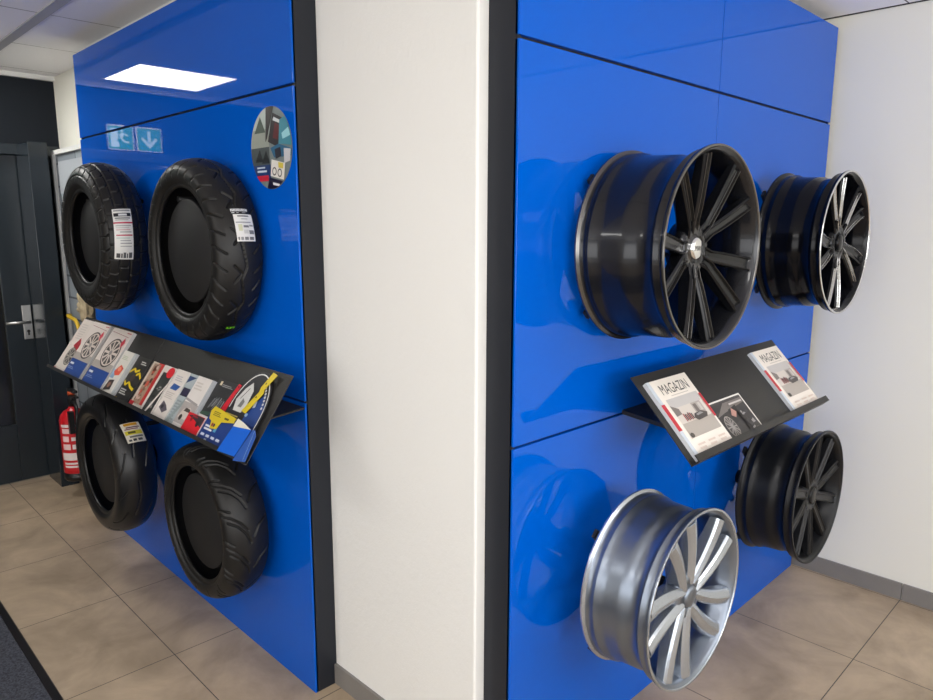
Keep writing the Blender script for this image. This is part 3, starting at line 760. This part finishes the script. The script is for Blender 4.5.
def wheel(label, X, Z, Yface, R, body, rim_edge, spokes, captext, capmat, spoke_mat=None, valley=0.0, D=.258, style='twin', hubr=.072, hubz=.045):
    rot = Matrix(((1, 0, 0, X), (0, 0, -1, Yface + D), (0, 1, 0, Z), (0, 0, 0, 1)))
    t = thing('alloy_wheel', label, 'wheel', rot, 'alloy wheels on the right display wall')
    k_ = (D - .058) / .2
    f_ = lambda h: h if h < .045 else (.045 + (h - .045) * (D - .045 - .045) / (.213 - .045))
    f_ = lambda h: h if h < .045 else (.045 + (h - .045) * (D - .045 - .045) / (.213 - .045))
    outp = [(R - .004, 0), (R, .002), (R, .007), (R - .004, .010), (R - .008, .012), (R - .012, .016), (R - .012, .030), (R - .009, .035), (R - .009, .038), (R - .014, .043), (R - .017, f_(.075)), (R - .019, f_(.12)), (R - .020, f_(.152)),
            (R - .025, f_(.160)), (R - .026, f_(.200)), (R - .019, D - .042), (R - .013, D - .038), (R - .009, D - .035), (R - .009, D - .032), (R - .013, D - .028), (R - .012, D - .014), (R - .006, D - .011), (R - .001, D - .010), (R, D - .007), (R, D - .002)]
    edge = [(R - .001, D), (R - .006, D)]
    inp = [(R - .007, D - .003), (R - .011, D - .005), (R - .016, D - .010), (R - .020, D - .022), (R - .026, D - .042), (R - .032, f_(.195)), (R - .031, f_(.155)), (R - .026, f_(.145)), (R - .025, f_(.12)), (R - .023, f_(.06)), (R - .018, .03), (R - .016, .012), (R - .010, .004)]
    b1 = MB()
    allp = outp + edge + inp; k = len(allp); n = 128
    vs = [(r_ * math.cos(2 * PI * i / n), r_ * math.sin(2 * PI * i / n), h) for i in range(n) for r_, h in allp]
    fs = []; mm = []
    e0 = len(outp) - 1
    for i in range(n):
        j = (i + 1) % n
        for q in range(k):
            q2 = (q + 1) % k
            fs.append((i * k + q, j * k + q, j * k + q2, i * k + q2)); mm.append(1 if (e0 <= q <= e0 + 2 or (q < 4 and rim_edge is not POLISH)) else 0)
    b1.v = vs; b1.f = fs; b1.m = mm; b1.sm = [True] * len(fs)
    o = b1.build('rim', [body, rim_edge], t)
    for p_ in range(0): pass
    es = o.modifiers.new('es', 'EDGE_SPLIT'); es.split_angle = math.radians(50)
    # spokes
    for paths in spokes:
        sp = MB()
        for (path, w, d, ch, top) in paths:
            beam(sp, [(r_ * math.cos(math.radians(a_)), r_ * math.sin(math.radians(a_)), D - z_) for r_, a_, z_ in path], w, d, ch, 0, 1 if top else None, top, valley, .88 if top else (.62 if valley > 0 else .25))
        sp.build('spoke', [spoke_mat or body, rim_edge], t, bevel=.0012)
    hz = D - hubz
    MB().lathe([(.030, hz + .002), (hubr * .8, hz + .001), (hubr * .95, hz - .006), (hubr, hz - .02), (hubr * .95, hz - .05), (.03, hz - .05)], 60, closed=True).build('hub', [body], t)
    lg = MB()
    for i in range(5):
        q = math.radians(i * 72 + 45 + 36); cx, cy = .052 * math.cos(q), .053 * math.sin(q)
        MB().lathe([(0, .0012), (.007, .0012), (.008, .0016), (.0085, .0010), (.0085, -.001)], 20, closed=False, mat=T((cx, cy, hz))).build('lug_hole', BLACKP, t)
    cp_ = MB().lathe([(0, hz + .010), (.022, hz + .009), (.029, hz + .006), (.031, hz + .001), (.031, hz - .002)], 40, closed=False).build('centre_cap', capmat, t)
    if captext:
        vs, fs = text_mesh(captext)
        MB().add([(-.019 + v[0] * .038, -.006 + v[1] * .013, hz + .0106) for v in vs], fs).build('cap_lettering', BLACKP, cp_)
    return t

def twin(ctr, spread_in, spread_out, R, w0, w1, d0, d1, ch, top=None, bend=0.0, hz=.045, r0=.035, zr=.010, o0=0.012, split=.075):
    res = []
    for s_ in (-1, 1):
        path = []; W_ = []; Dp = []; Tp = []
        for k in range(11):
            f = k / 10; r_ = r0 + (R - .021 - r0) * f
            off = o0 if r_ < split else o0 + (R * math.sin(math.radians(spread_out)) - o0) * ((r_ - split) / (R - split)) ** .95
            a_ = ctr + (s_ * math.degrees(math.asin(min(.9, off / r_))) if o0 else 0) + bend * f * f
            z_ = hz + (zr - hz) * (f ** .75)
            path.append((r_, a_, z_)); W_.append(w0 + (w1 - w0) * f); Dp.append(d0 + (d1 - d0) * f)
            if top: Tp.append(top[0] + (top[1] - top[0]) * f)
        res.append((path, W_, Dp, ch, Tp or None))
    return res
# holders first know the wheel positions
R1, R2, R3, R4 = .262, .249, .252, .248
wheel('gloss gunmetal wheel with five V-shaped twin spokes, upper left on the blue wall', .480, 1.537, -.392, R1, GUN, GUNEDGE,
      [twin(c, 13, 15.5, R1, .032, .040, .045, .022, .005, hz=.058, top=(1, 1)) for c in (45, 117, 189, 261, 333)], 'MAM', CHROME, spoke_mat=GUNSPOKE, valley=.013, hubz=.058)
wheel('gloss black wheel with bright machined spoke edges, upper right on the blue wall', 1.443, 1.537, -.399, R2, GLOSSBLACK, POLISH,
      [twin(c, 16, 13, R2, .038, .042, .050, .022, .005, top=(1, 1), bend=-5, hz=.026) for c in (47, 119, 191, 263, 335)], None, GLOSSBLACK, valley=.012, hubz=.026, D=.222)
wheel('silver wheel with broad double spokes, lower left on the blue wall', .431, .594, -.425, R3, SILVER, SILVERSP,
      [twin(c, 14, 12.8, R3, .034, .050, .050, .026, .006, bend=6, o0=.017, split=.04, hz=.024) for c in (33, 105, 177, 249, 321)], None, SILVER, spoke_mat=SILVERSP, valley=-.006, hubz=.024, D=.208)
sp4 = []
for c in range(10):
    sp4.append([twin(18 + c * 36, 0, 0, R4, .036, .038, .045, .022, .006, o0=0, hz=.027)[0]])
wheel('satin black wheel with ten straight spokes, lower right on the blue wall', 1.384, .616, -.407, R4, SATIN, SATIN, sp4, None, SATIN, valley=.006, hubz=.027, D=.205)

def wheel_mount(X, Z, yback, yhub, R, lab):
    t = thing('wheel_mount', lab, 'mount', T((X, -.099, Z)), 'black mounts behind the wheels')
    yb_ = yback + .099
    MB().cyl((0, -.0005, 0), (0, yhub + .099, 0), .026, 24).build('mount_tube', HOLDER, t)
    for q in (PI / 4, 3 * PI / 4, 5 * PI / 4, 7 * PI / 4):
        m4 = T((0, yb_ + .012, 0)) @ Matrix.Rotation(-q, 4, 'Y')
        a_ = MB().box((.02, -.005, -.012), (R - .004, .005, .012), mat=m4)
        a_.box((R - .045, -.030, -.010), (R - .034, -.005, .010), mat=m4)
        a_.build('mount_arm', HOLDER, t)
wheel_mount(.480, 1.537, -.134, -.33, R1, 'black mount behind the gunmetal wheel, upper left on the blue wall')
wheel_mount(1.443, 1.537, -.177, -.33, R2, 'black mount behind the gloss black wheel, upper right on the blue wall')
wheel_mount(.431, .594, -.217, -.36, R3, 'black mount with clips behind the silver wheel')
wheel_mount(1.384, .616, -.202, -.33, R4, 'black mount behind the satin black wheel')

# ------------------------------------------------------------------ trays
def tray(label, M4, w, L, lip, wall_d, group=None, ups=.009):
    """M4: u right, v up the slope, n outward, origin at the near-left inner bottom corner"""
    t = thing('brochure_tray', label, 'tray', M4, group)
    th_ = .003
    MB().box((0, -.004, -th_), (w, L + .012, -.0001)).build('tray_plate', TRAY, t, bevel=.0008)
    MB().box((0, -.0045, -th_), (w, -.001, lip)).box((0, -.0045, lip), (w, ups, lip + .003)).build('tray_lip', TRAY, t)
    return t
# left trays
vL = Vector((.155, 0, .221)).normalized(); nL = Vector((-vL.z, 0, vL.x)); uL = Vector((0, -1, 0))
def frameL(Y, v=0.0, n=0.0, rot=0.0):
    o = Vector((-.36, Y, .926)) + vL * v + nL * n
    m = Matrix((uL, vL, nL)).transposed().to_4x4(); m.translation = o
    return m @ Matrix.Rotation(rot, 4, 'Z')
for (ya, yb_), lab in (((2.430, 1.497), 'sloping black steel brochure tray on the left blue wall, half farther from the pier'), ((1.493, .560), 'sloping black steel brochure tray on the left blue wall, half nearer the pier')):
    m = frameL(ya); t = tray(lab, m, ya - yb_, .270, .030, 0, 'brochure trays')
    # horizontal support plate running back into the panel joint
    inv = m.inverted()
    s = MB()
    y0, y1 = (ya - .12, yb_ + .12) if ya > 2 else (ya - .1, .684)
    vs = [(-.0885, y0, 1.018), (-.0885, y1, 1.018), (-.305, y1, .999), (-.305, y0, .999)]
    vs2 = [(x, y_, z - .006) for x, y_, z in vs]
    allv = [inv @ Vector(v) for v in vs + vs2]
    s.add(allv, [(0, 1, 2, 3), (7, 6, 5, 4), (0, 4, 5, 1), (1, 5, 6, 2), (2, 6, 7, 3), (3, 7, 4, 0)])
    s.build('support_plate', TRAY, t, fix=True)
# right tray
vR = Vector((0, .2, .21)).normalized(); uR = Vector((1, 0, 0)); nR = uR.cross(vR)
def frameR(X, v=0.0, n=0.0, rot=0.0):
    o = Vector((X, -.39, .97)) + vR * v + nR * n
    m = Matrix((uR, vR, nR)).transposed().to_4x4(); m.translation = o
    return m @ Matrix.Rotation(rot, 4, 'Z')
m = frameR(.420); t = tray('sloping black steel brochure tray on the right blue wall between the wheels', m, .955, .274, .024, 0, 'brochure trays', ups=.016)
inv = m.inverted(); s = MB()
vs = [(.53, -.0985, 1.045), (1.27, -.0985, 1.045), (1.27, -.335, 1.02), (.53, -.335, 1.02)]
vs2 = [(x, y_, z - .012) for x, y_, z in vs]
s.add([inv @ Vector(v) for v in vs + vs2], [(0, 1, 2, 3), (7, 6, 5, 4), (0, 4, 5, 1), (1, 5, 6, 2), (2, 6, 7, 3), (3, 7, 4, 0)])
s.build('support_plate', TRAY, t, fix=True)

# ------------------------------------------------------------------ printed matter
def place(a, name, label, cat, M4, group=None):
    o = a.mb.build(name, a.mats, None, M4)
    return tag(o, label, cat, group)

# magazines on the right tray
def magazine(X, w, h, label):
    a = Art().sheet(w, h, .012, (232, 224, 214), (205, 208, 212))
    a.rect(0, 0, .016, h, (196, 204, 214))                                   # spine fold
    a.rect(.0, h * .36, .018, h * .70, (190, 40, 56))
    a.text('MAGAZIN', w * .20, h * .80, w * .88, h * .93, (40, 36, 36))
    a.lines(w * .35, h * .765, w * .8, h * .785, 1, (190, 182, 174))
    a.rect(w * .16, h * .24, w * .95, h * .74, (206, 198, 190))
    a.rect(w * .16, h * .62, w * .95, h * .74, (190, 186, 184))
    a.rect(w * .16, h * .24, w * .95, h * .42, (172, 164, 156))
    a.poly([(w * .16, h * .66), (w * .30, h * .60), (w * .30, h * .53), (w * .16, h * .52)], (120, 112, 108))
    a.rect(w * .62, h * .47, w * .86, h * .62, (168, 160, 154)); a.rect(w * .65, h * .50, w * .73, h * .60, (110, 102, 98)); a.rect(w * .77, h * .50, w * .83, h * .60, (196, 190, 184))
    for i in range(6): a.rect(w * (.30 + .035 * i), h * (.43 + .008 * (i % 2)), w * (.322 + .035 * i), h * (.53 - .01 * (i % 3)), ((150, 30, 44), (60, 48, 48))[i % 2])
    a.poly([(w * .50, h * .44), (w * .55, h * .49), (w * .74, h * .50), (w * .86, h * .46), (w * .80, h * .41), (w * .56, h * .40)], (74, 68, 66))
    a.poly([(w * .58, h * .475), (w * .70, h * .49), (w * .76, h * .465), (w * .6, h * .455)], (150, 148, 148))
    a.ell(w * .2, h * .27, w * .045, h * .03, (70, 64, 60))
    a.rect(w * .95, h * .38, w, h * .70, (196, 44, 58))
    for i in range(3):
        for j in range(3): a.rect(w * (.17 + .27 * i), h * (.05 + .045 * j), w * (.17 + .27 * i + (.2, .16, .18)[j]), h * (.072 + .045 * j), (214, 196, 184))
    place(a, 'magazine', label, 'magazine', frameR(X, .0005, .0003), 'magazines on the right tray')
magazine(.446, .218, .252, 'white magazine titled MAGAZIN with red spine band at left end of right tray')
magazine(1.120, .222, .254, 'white magazine titled MAGAZIN at the far right end of the right tray')
a = Art().sheet(.215, .138, .006, (58, 54, 54), (220, 216, 210))
w, h = .215, .138
a.rect(0, h - .005, w, h, (225, 222, 216)); a.rect(w - .006, 0, w, h, (225, 222, 216))
a.rect(.01, .005, w - .012, h - .012, (46, 43, 44))
a.poly([(0.01, h * .62), (w * .4, h * .9), (w * .95, h * .9), (w * .95, h * .78), (w * .3, h * .68)], (112, 106, 102))
a.poly([(w * .35, h * .35), (w * .42, h * .72), (w * .68, h * .78), (w * .62, h * .45)], (28, 26, 28))
a.poly([(w * .42, h * .58), (w * .52, h * .74), (w * .60, h * .62), (w * .5, h * .5)], (176, 130, 118))
a.wheel(w * .24, h * .34, w * .15, h * .30, (24, 22, 22), (150, 144, 140), 12)
a.photo(w * .62, h * .08, w * .92, h * .62, [(40, 37, 38), (96, 92, 90), (60, 56, 58), (150, 146, 144), (24, 22, 24)], 18, 5)
a.lines(w * .5, h * .80, w * .9, h * .88, 1, (196, 190, 186)); a.ell(w * .3, h * .09, .006, .005, (190, 60, 40))
place(a, 'wheel_brochure', 'small landscape brochure of a dark car wheel leaning in the middle of the right tray', 'brochure', frameR(.664, .0005, .0003))

# left tray, from the far end towards the pier  (Y of the left edge, width, height, thickness)
BL = (34, 74, 150); WP = (226, 216, 208)
def cat_wheel(a, w, h, x0):
    a.rect(x0, 0, w, h * .30, (38, 74, 146))
    a.rect(x0, h * .30, w, h * .42, (176, 168, 160))
    a.line(x0 + .01, h * .93, w - .02, h * .90, .002, (150, 60, 60)); a.rect(w * .75, h * .955, w * .95, h * .97, (190, 80, 80))
    a.wheel(x0 + (w - x0) * .55, h * .59, (w - x0) * .36, h * .25, (50, 44, 44), (218, 206, 196), 10)
    a.poly([(w * .74, h * .78), (w * .82, h * .88), (w * .9, h * .80), (w * .84, h * .70)], (214, 70, 84))
    a.rect(x0 + .02, h * .20, x0 + .065, h * .235, (220, 224, 232)); a.lines(x0 + .02, h * .12, x0 + .10, h * .17, 2, (130, 150, 200))
    a.rect(x0, 0, w, h * .012, (230, 230, 230))
a = Art().sheet(.172, .268, .005, (222, 212, 202)); w, h = .172, .268
a.lines(.03, h * .62, w * .7, h * .93, 7, (206, 196, 188)); a.poly([(w * .42, h * .50), (w * .66, h * .66), (w * .92, h * .52), (w * .78, h * .40)], (176, 46, 54))
a.wheel(w * .62, h * .30, w * .30, h * .17, (96, 92, 84), (180, 172, 160), 8); a.rect(0, 0, w, h * .06, (214, 200, 190)); a.rect(0, 0, .03, .012, (190, 40, 50))
place(a, 'brochure', 'pale brochure with red flash at the far end of the left tray', 'brochure', frameL(2.420, .0005, .0003), 'brochures on the left trays')
a = Art().sheet(.248, .268, .014, WP, (190, 188, 186)); cat_wheel(a, .248 - .03, .268, 0); a.rect(.218, 0, .248, .268, (168, 166, 164))
place(a, 'wheel_catalogue', 'thick wheel catalogue with blue foot, nearer the door of the two alike', 'catalogue', frameL(2.245, .0005, .0003), 'wheel catalogues on the left trays')
a = Art().sheet(.226, .268, .014, WP, (190, 188, 186)); cat_wheel(a, .226, .268, 0)
place(a, 'wheel_catalogue', 'thick wheel catalogue with blue foot, second from the door, beside the white leaflet', 'catalogue', frameL(1.992, .0005, .0003), 'wheel catalogues on the left trays')
a = Art().sheet(.128, .190, .010, (222, 218, 208), (182, 184, 184)); w, h = .128, .190
a.rect(w * .8, 0, w, h, (186, 190, 190)); a.lines(w * .1, h * .80, w * .6, h * .9, 3, (190, 196, 170)); a.rect(0, h * .35, w * .3, h * .55, (150, 180, 206))
a.poly([(w * .1, h * .5), (w * .35, h * .68), (w * .65, h * .62), (w * .6, h * .46), (w * .3, h * .42)], (226, 92, 66)); a.ell(w * .4, h * .58, w * .12, h * .05, (240, 150, 120))
a.poly([(w * .05, h * .05), (w * .15, h * .30), (w * .5, h * .34), (w * .55, h * .12)], (60, 52, 50)); a.ell(w * .3, h * .2, w * .1, h * .06, (150, 110, 90))
place(a, 'leaflet', 'white leaflet with orange figure and black shape beside the wheel catalogues', 'leaflet', frameL(1.755, .0005, .0003), 'brochures on the left trays')
a = Art().sheet(.132, .188, .003, (44, 42, 40), (60, 58, 56)); w, h = .132, .188
for pts in (((.02, .62), (.25, .72), (.40, .66), (.62, .72)), ((.55, .60), (.72, .66), (.95, .56)), ((.05, .42), (.22, .34), (.38, .42), (.60, .34), (.9, .30)),):
    for p0, p1 in zip(pts[:-1], pts[1:]): a.line(w * p0[0], h * p0[1], w * p1[0], h * p1[1], .010, (226, 196, 30))
a.ell(w * .45, h * .52, w * .13, h * .09, (70, 56, 52)); a.lines(w * .45, h * .84, w * .85, h * .93, 2, (200, 198, 192)); a.lines(w * .12, h * .14, w * .62, h * .28, 3, (186, 184, 178)); a.rect(0, 0, w * .2, h * .05, (214, 184, 40))
place(a, 'leaflet', 'black leaflet with yellow jagged shapes on the left tray', 'leaflet', frameL(1.622, .0005, .0003), 'brochures on the left trays')
a = Art().sheet(.108, .187, .004, (204, 190, 172)); w, h = .108, .187
a.rect(w * .5, h * .1, w * .95, h, (190, 52, 50)); a.photo(w * .15, h * .1, w * .72, h * .97, [(168, 140, 118), (110, 74, 60), (206, 176, 160), (90, 60, 50), (190, 90, 70), (140, 110, 90)], 26, 7)
a.rect(0, 0, w, h * .08, (226, 218, 206)); a.rect(0, 0, w * .35, h * .12, (200, 40, 50))
place(a, 'leaflet', 'narrow leaflet with red and brown picture beside the black and yellow one', 'leaflet', frameL(1.466, .0005, .0003), 'brochures on the left trays')
a = Art().sheet(.100, .188, .004, (222, 214, 206)); w, h = .100, .188
a.rect(w * .12, 0, w * .9, h * .86, (52, 56, 54)); a.photo(w * .2, h * .1, w * .8, h * .6, [(60, 62, 60), (120, 122, 118), (40, 44, 42), (160, 158, 150)], 12, 9); a.rect(0, 0, w * .10, h, (226, 220, 214))
a.poly([(w * .35, 0), (w * .5, 0), (w * .98, h * .62), (w * .98, h * .72)], (226, 220, 210)); a.ell(w * .72, h * .88, w * .27, h * .11, (222, 38, 50))
place(a, 'leaflet', 'narrow dark leaflet with white stripe and red disc at its top', 'leaflet', frameL(1.356, .0005, .0003), 'brochures on the left trays')
a = Art().sheet(.104, .190, .005, (226, 218, 210)); w, h = .104, .190
a.lines(w * .2, h * .78, w * .8, h * .9, 3, (190, 184, 186)); a.poly([(w * .2, h * .60), (w * .3, h * .72), (w * .85, h * .70), (w * .7, h * .60)], (52, 92, 160)); a.lines(w * .15, h * .42, w * .8, h * .56, 4, (200, 192, 184))
a.poly([(w * .2, h * .22), (w * .3, h * .36), (w * .62, h * .30), (w * .85, h * .22), (w * .6, h * .14)], (96, 90, 98)); a.ell(w * .42, h * .25, w * .09, h * .04, (50, 46, 54))
place(a, 'leaflet', 'white leaflet with small blue picture and grey machine in mid tray', 'leaflet', frameL(1.249, .0005, .0003), 'brochures on the left trays')
a = Art().sheet(.072, .190, .003, (172, 182, 184)); w, h = .072, .190
a.rect(0, h * .8, w * .8, h * .95, (44, 66, 110)); a.poly([(0, h * .8), (w * .8, h * .8), (w * .8, h * .95)], (172, 182, 184)); a.rect(w * .05, h * .56, w * .8, h * .72, (50, 46, 70)); a.lines(w * .1, h * .1, w * .7, h * .5, 7, (150, 160, 162)); a.poly([(0, 0), (w * .3, 0), (w, h * .55), (w, h * .7)], (150, 162, 162))
place(a, 'leaflet', 'slim grey-green leaflet with dark squares between two white brochures', 'leaflet', frameL(1.142, .0005, .0003), 'brochures on the left trays')
a = Art().sheet(.118, .190, .010, (224, 218, 212), (176, 180, 184)); w, h = .118, .190
a.rect(w * .88, 0, w, h, (176, 180, 184)); a.lines(w * .1, h * .75, w * .6, h * .92, 3, (206, 198, 190)); a.rect(0, h * .1, w * .88, h * .5, (176, 168, 164)); a.line(0, h * .55, w * .8, h * .50, .008, (160, 156, 154))
a.poly([(w * .08, h * .2), (w * .2, h * .36), (w * .55, h * .42), (w * .82, h * .32), (w * .8, h * .18)], (206, 194, 184)); a.poly([(w * .25, h * .33), (w * .32, h * .40), (w * .58, h * .39), (w * .66, h * .33)], (80, 72, 66))
a.ell(w * .26, h * .21, w * .09, h * .055, (60, 52, 48)); a.ell(w * .68, h * .20, w * .08, h * .05, (66, 50, 48)); a.rect(w * .1, 0, w * .3, h * .05, (230, 226, 222))
place(a, 'brochure', 'white brochure with a pale car picture on the left tray', 'brochure', frameL(1.068, .0005, .0003), 'brochures on the left trays')
a = Art().sheet(.120, .068, .002, (214, 34, 46), (220, 200, 200)); w, h = .120, .068
a.poly([(w * .05, h * .85), (w * .5, h * .98), (w * .95, h * .98), (w * .95, h * .5), (w * .5, h * .72)], (60, 50, 54)); a.ell(w * .30, h * .72, w * .06, h * .12, (150, 24, 36)); a.ell(w * .72, h * .60, w * .08, h * .14, (40, 34, 38)); a.rect(w * .3, h * .85, w * .6, h * .92, (150, 40, 50)); a.rect(w * .98, 0, w, h, (230, 220, 220))
place(a, 'flyer', 'small bright red flyer with a dark car at the tray lip', 'flyer', frameL(.990, .0005, .0125), 'brochures on the left trays')
a = Art().sheet(.134, .205, .003, (46, 46, 48), (70, 70, 72)); w, h = .134, .205
a.rect(w * .16, h * .90, w * .26, h * .97, (216, 204, 170)); a.lines(w * .3, h * .89, w * .85, h * .94, 2, (150, 150, 150))
for q_ in range(9): a.line(w * (.2 + .07 * q_), h * (.5 + .02 * (q_ % 3)), w * (.3 + .06 * q_), h * (.68 + .03 * (q_ % 2)), .005, ((120, 122, 124), (88, 90, 92), (150, 152, 152))[q_ % 3])
a.poly([(0, h * .36), (w, h * .44), (w, h * .50), (0, h * .42)], (60, 84, 70)); a.rect(0, h * .30, w, h * .37, (222, 220, 214)); a.rect(0, 0, w, h * .30, (46, 42, 46))
place(a, 'leaflet', 'black leaflet with grey splash picture near the right end of the left tray', 'leaflet', frameL(.944, .0005, .0003), 'brochures on the left trays')
# arched card
def arch_pts(w, h, hs, n=18):
    return [(0, 0), (w, 0), (w, hs)] + [(w / 2 + w / 2 * math.cos(PI * i / n), hs + (h - hs) * math.sin(PI * i / n)) for i in range(1, n)] + [(0, hs)]
w, h = .205, .268
a = Art().outline([(x, y) for x, y in arch_pts(w, h, .13)], .003, (38, 38, 42))
def ring(cx, cy, rx, ry, a0, a1, wd, rgb, n=20):
    for i in range(n):
        q0 = a0 + (a1 - a0) * i / n; q1 = a0 + (a1 - a0) * (i + 1) / n
        k = a.k
        a.poly([(cx + rx * math.cos(q0), cy + ry * math.sin(q0)), (cx + rx * math.cos(q1), cy + ry * math.sin(q1)), (cx + (rx - wd) * math.cos(q1), cy + (ry - wd) * math.sin(q1)), (cx + (rx - wd) * math.cos(q0), cy + (ry - wd) * math.sin(q0))], rgb)
        a.k = k
    a.k += 1
ring(w / 2, .13, w / 2 - .006, .130, 0, PI, .004, (226, 226, 224))
a.rect(w - .010, 0.03, w - .006, .13, (226, 226, 224))
a.rect(.004, .0, w - .012, .105, (36, 60, 122))
a.poly([(w * .55, .10), (w * .94, .10), (w * .94, .16), (w * .82, .205), (w * .60, .15)], (40, 70, 134))
a.lines(w * .05, .100, w * .5, .116, 2, (176, 160, 96))
a.poly([(w * .18, .125), (w * .12, .16), (w * .22, .20), (w * .35, .225), (w * .46, .20), (w * .48, .15), (w * .42, .125)], (204, 204, 200))   # pale splash
a.poly([(w * .25, .14), (w * .30, .17), (w * .38, .16), (w * .36, .14)], (120, 120, 118)); a.line(w * .22, .165, w * .34, .205, .003, (70, 70, 70))
a.poly([(w * .64, .17), (w * .70, .175), (w * .72, .155), (w * .66, .15)], (190, 200, 220)); a.ell(w * .60, .125, .008, .006, (150, 180, 220)); a.lines(w * .62, .075, w * .9, .088, 1, (200, 206, 220))
for i in range(7):
    q = .25 + i * .11; a.ell(w / 2 + (w / 2 - .020) * math.cos(q), .13 + .114 * math.sin(q), .0045, .0045, (214, 214, 210), 8)
place(a, 'arched_card', 'arched black and blue card with white outline at the pier end of the left tray', 'card', frameL(.800, .0005, .0035), 'promotional cards on the left tray')
# yellow ribbon shape and red pennant
a = Art().outline([(0, 0), (.028, -.004), (.066, .070), (.060, .082), (.088, .135), (.060, .140), (.036, .085), (.040, .070)], .001, (214, 190, 40))
a.rect(.050, .098, .056, .104, (90, 80, 20)); a.rect(.036, .050, .042, .056, (90, 80, 20))
place(a, 'yellow_bookmark', 'crooked yellow paper strip lying up the arched card', 'paper strip', frameL(.705, .132, .0120), 'promotional cards on the left tray')
a = Art().outline([(0, 0), (.032, -.002), (.048, .098), (.030, .100)], .0012, (206, 30, 48)); a.ell(.035, .09, .004, .003, (120, 20, 30))
place(a, 'red_pennant', 'narrow red paper pennant between the black leaflet and the arched card', 'paper strip', frameL(.838, .108, .0042), 'promotional cards on the left tray')
# blue leaflet stack at the lip
w, h = .165, .098
a = Art().sheet(w, h, .0045, (36, 62, 128), (60, 84, 150))
for i in range(4): a.rect(.010 + .034 * i, .018, .032 + .034 * i, .026, (196, 202, 216))
a.rect(.045, .006, .06, .012, (190, 196, 210)); a.text('DRIVE', .012, .042, .062, .056, (216, 218, 224)) if False else a.lines(.012, .038, .066, .058, 2, (216, 218, 224), .6, 3)
a.rect(.072, .040, .088, .060, (84, 150, 190))
place(a, 'leaflet', 'dark blue leaflet with rows of small white print at the tray lip', 'leaflet', frameL(.862, .0005, .0110), 'promotional cards on the left tray')
a = Art().outline([(0, .022), (.012, -.002), (.030, -.006), (.044, -.030), (.082, -.024), (.090, .0), (.160, .012), (.158, .028), (.01, .040)], .0012, (214, 190, 44))
a.lines(.022, .012, .075, .028, 3, (120, 108, 40)); a.rect(.098, .012, .125, .018, (90, 80, 40)); a.ell(.05, -.016, .006, .006, (150, 60, 50)); a.ell(.062, -.016, .005, .006, (50, 48, 70))
place(a, 'yellow_card', 'die-cut yellow card lying across the dark blue leaflet', 'card', frameL(.858, .076, .0172), 'promotional cards on the left tray')
a = Art().outline([(0, 0), (.100, .006), (.112, .092), (.060, .098), (.015, .082)], .0015, (22, 98, 208)); a.poly([(.015, .082), (.112, .092), (.060, .103), (.02, .108)], (226, 222, 204))
place(a, 'blue_leaflet', 'bright blue folded leaflet at the pier end of the tray lip', 'leaflet', frameL(.678, -.003, .0345), 'promotional cards on the left tray')
a = Art().outline([(0, 0), (.060, .010), (.048, .085), (.030, .100), (.018, .098)], .0015, (46, 88, 168)); a.line(.030, .098, .048, .012, .0015, (150, 180, 220))
place(a, 'blue_leaflet', 'pale-edged blue leaflet sticking out past the pier end of the tray', 'leaflet', frameL(.572, -.008, .0365), 'promotional cards on the left tray')

for m in list(bpy.data.meshes):
    if m.users == 0: bpy.data.meshes.remove(m)
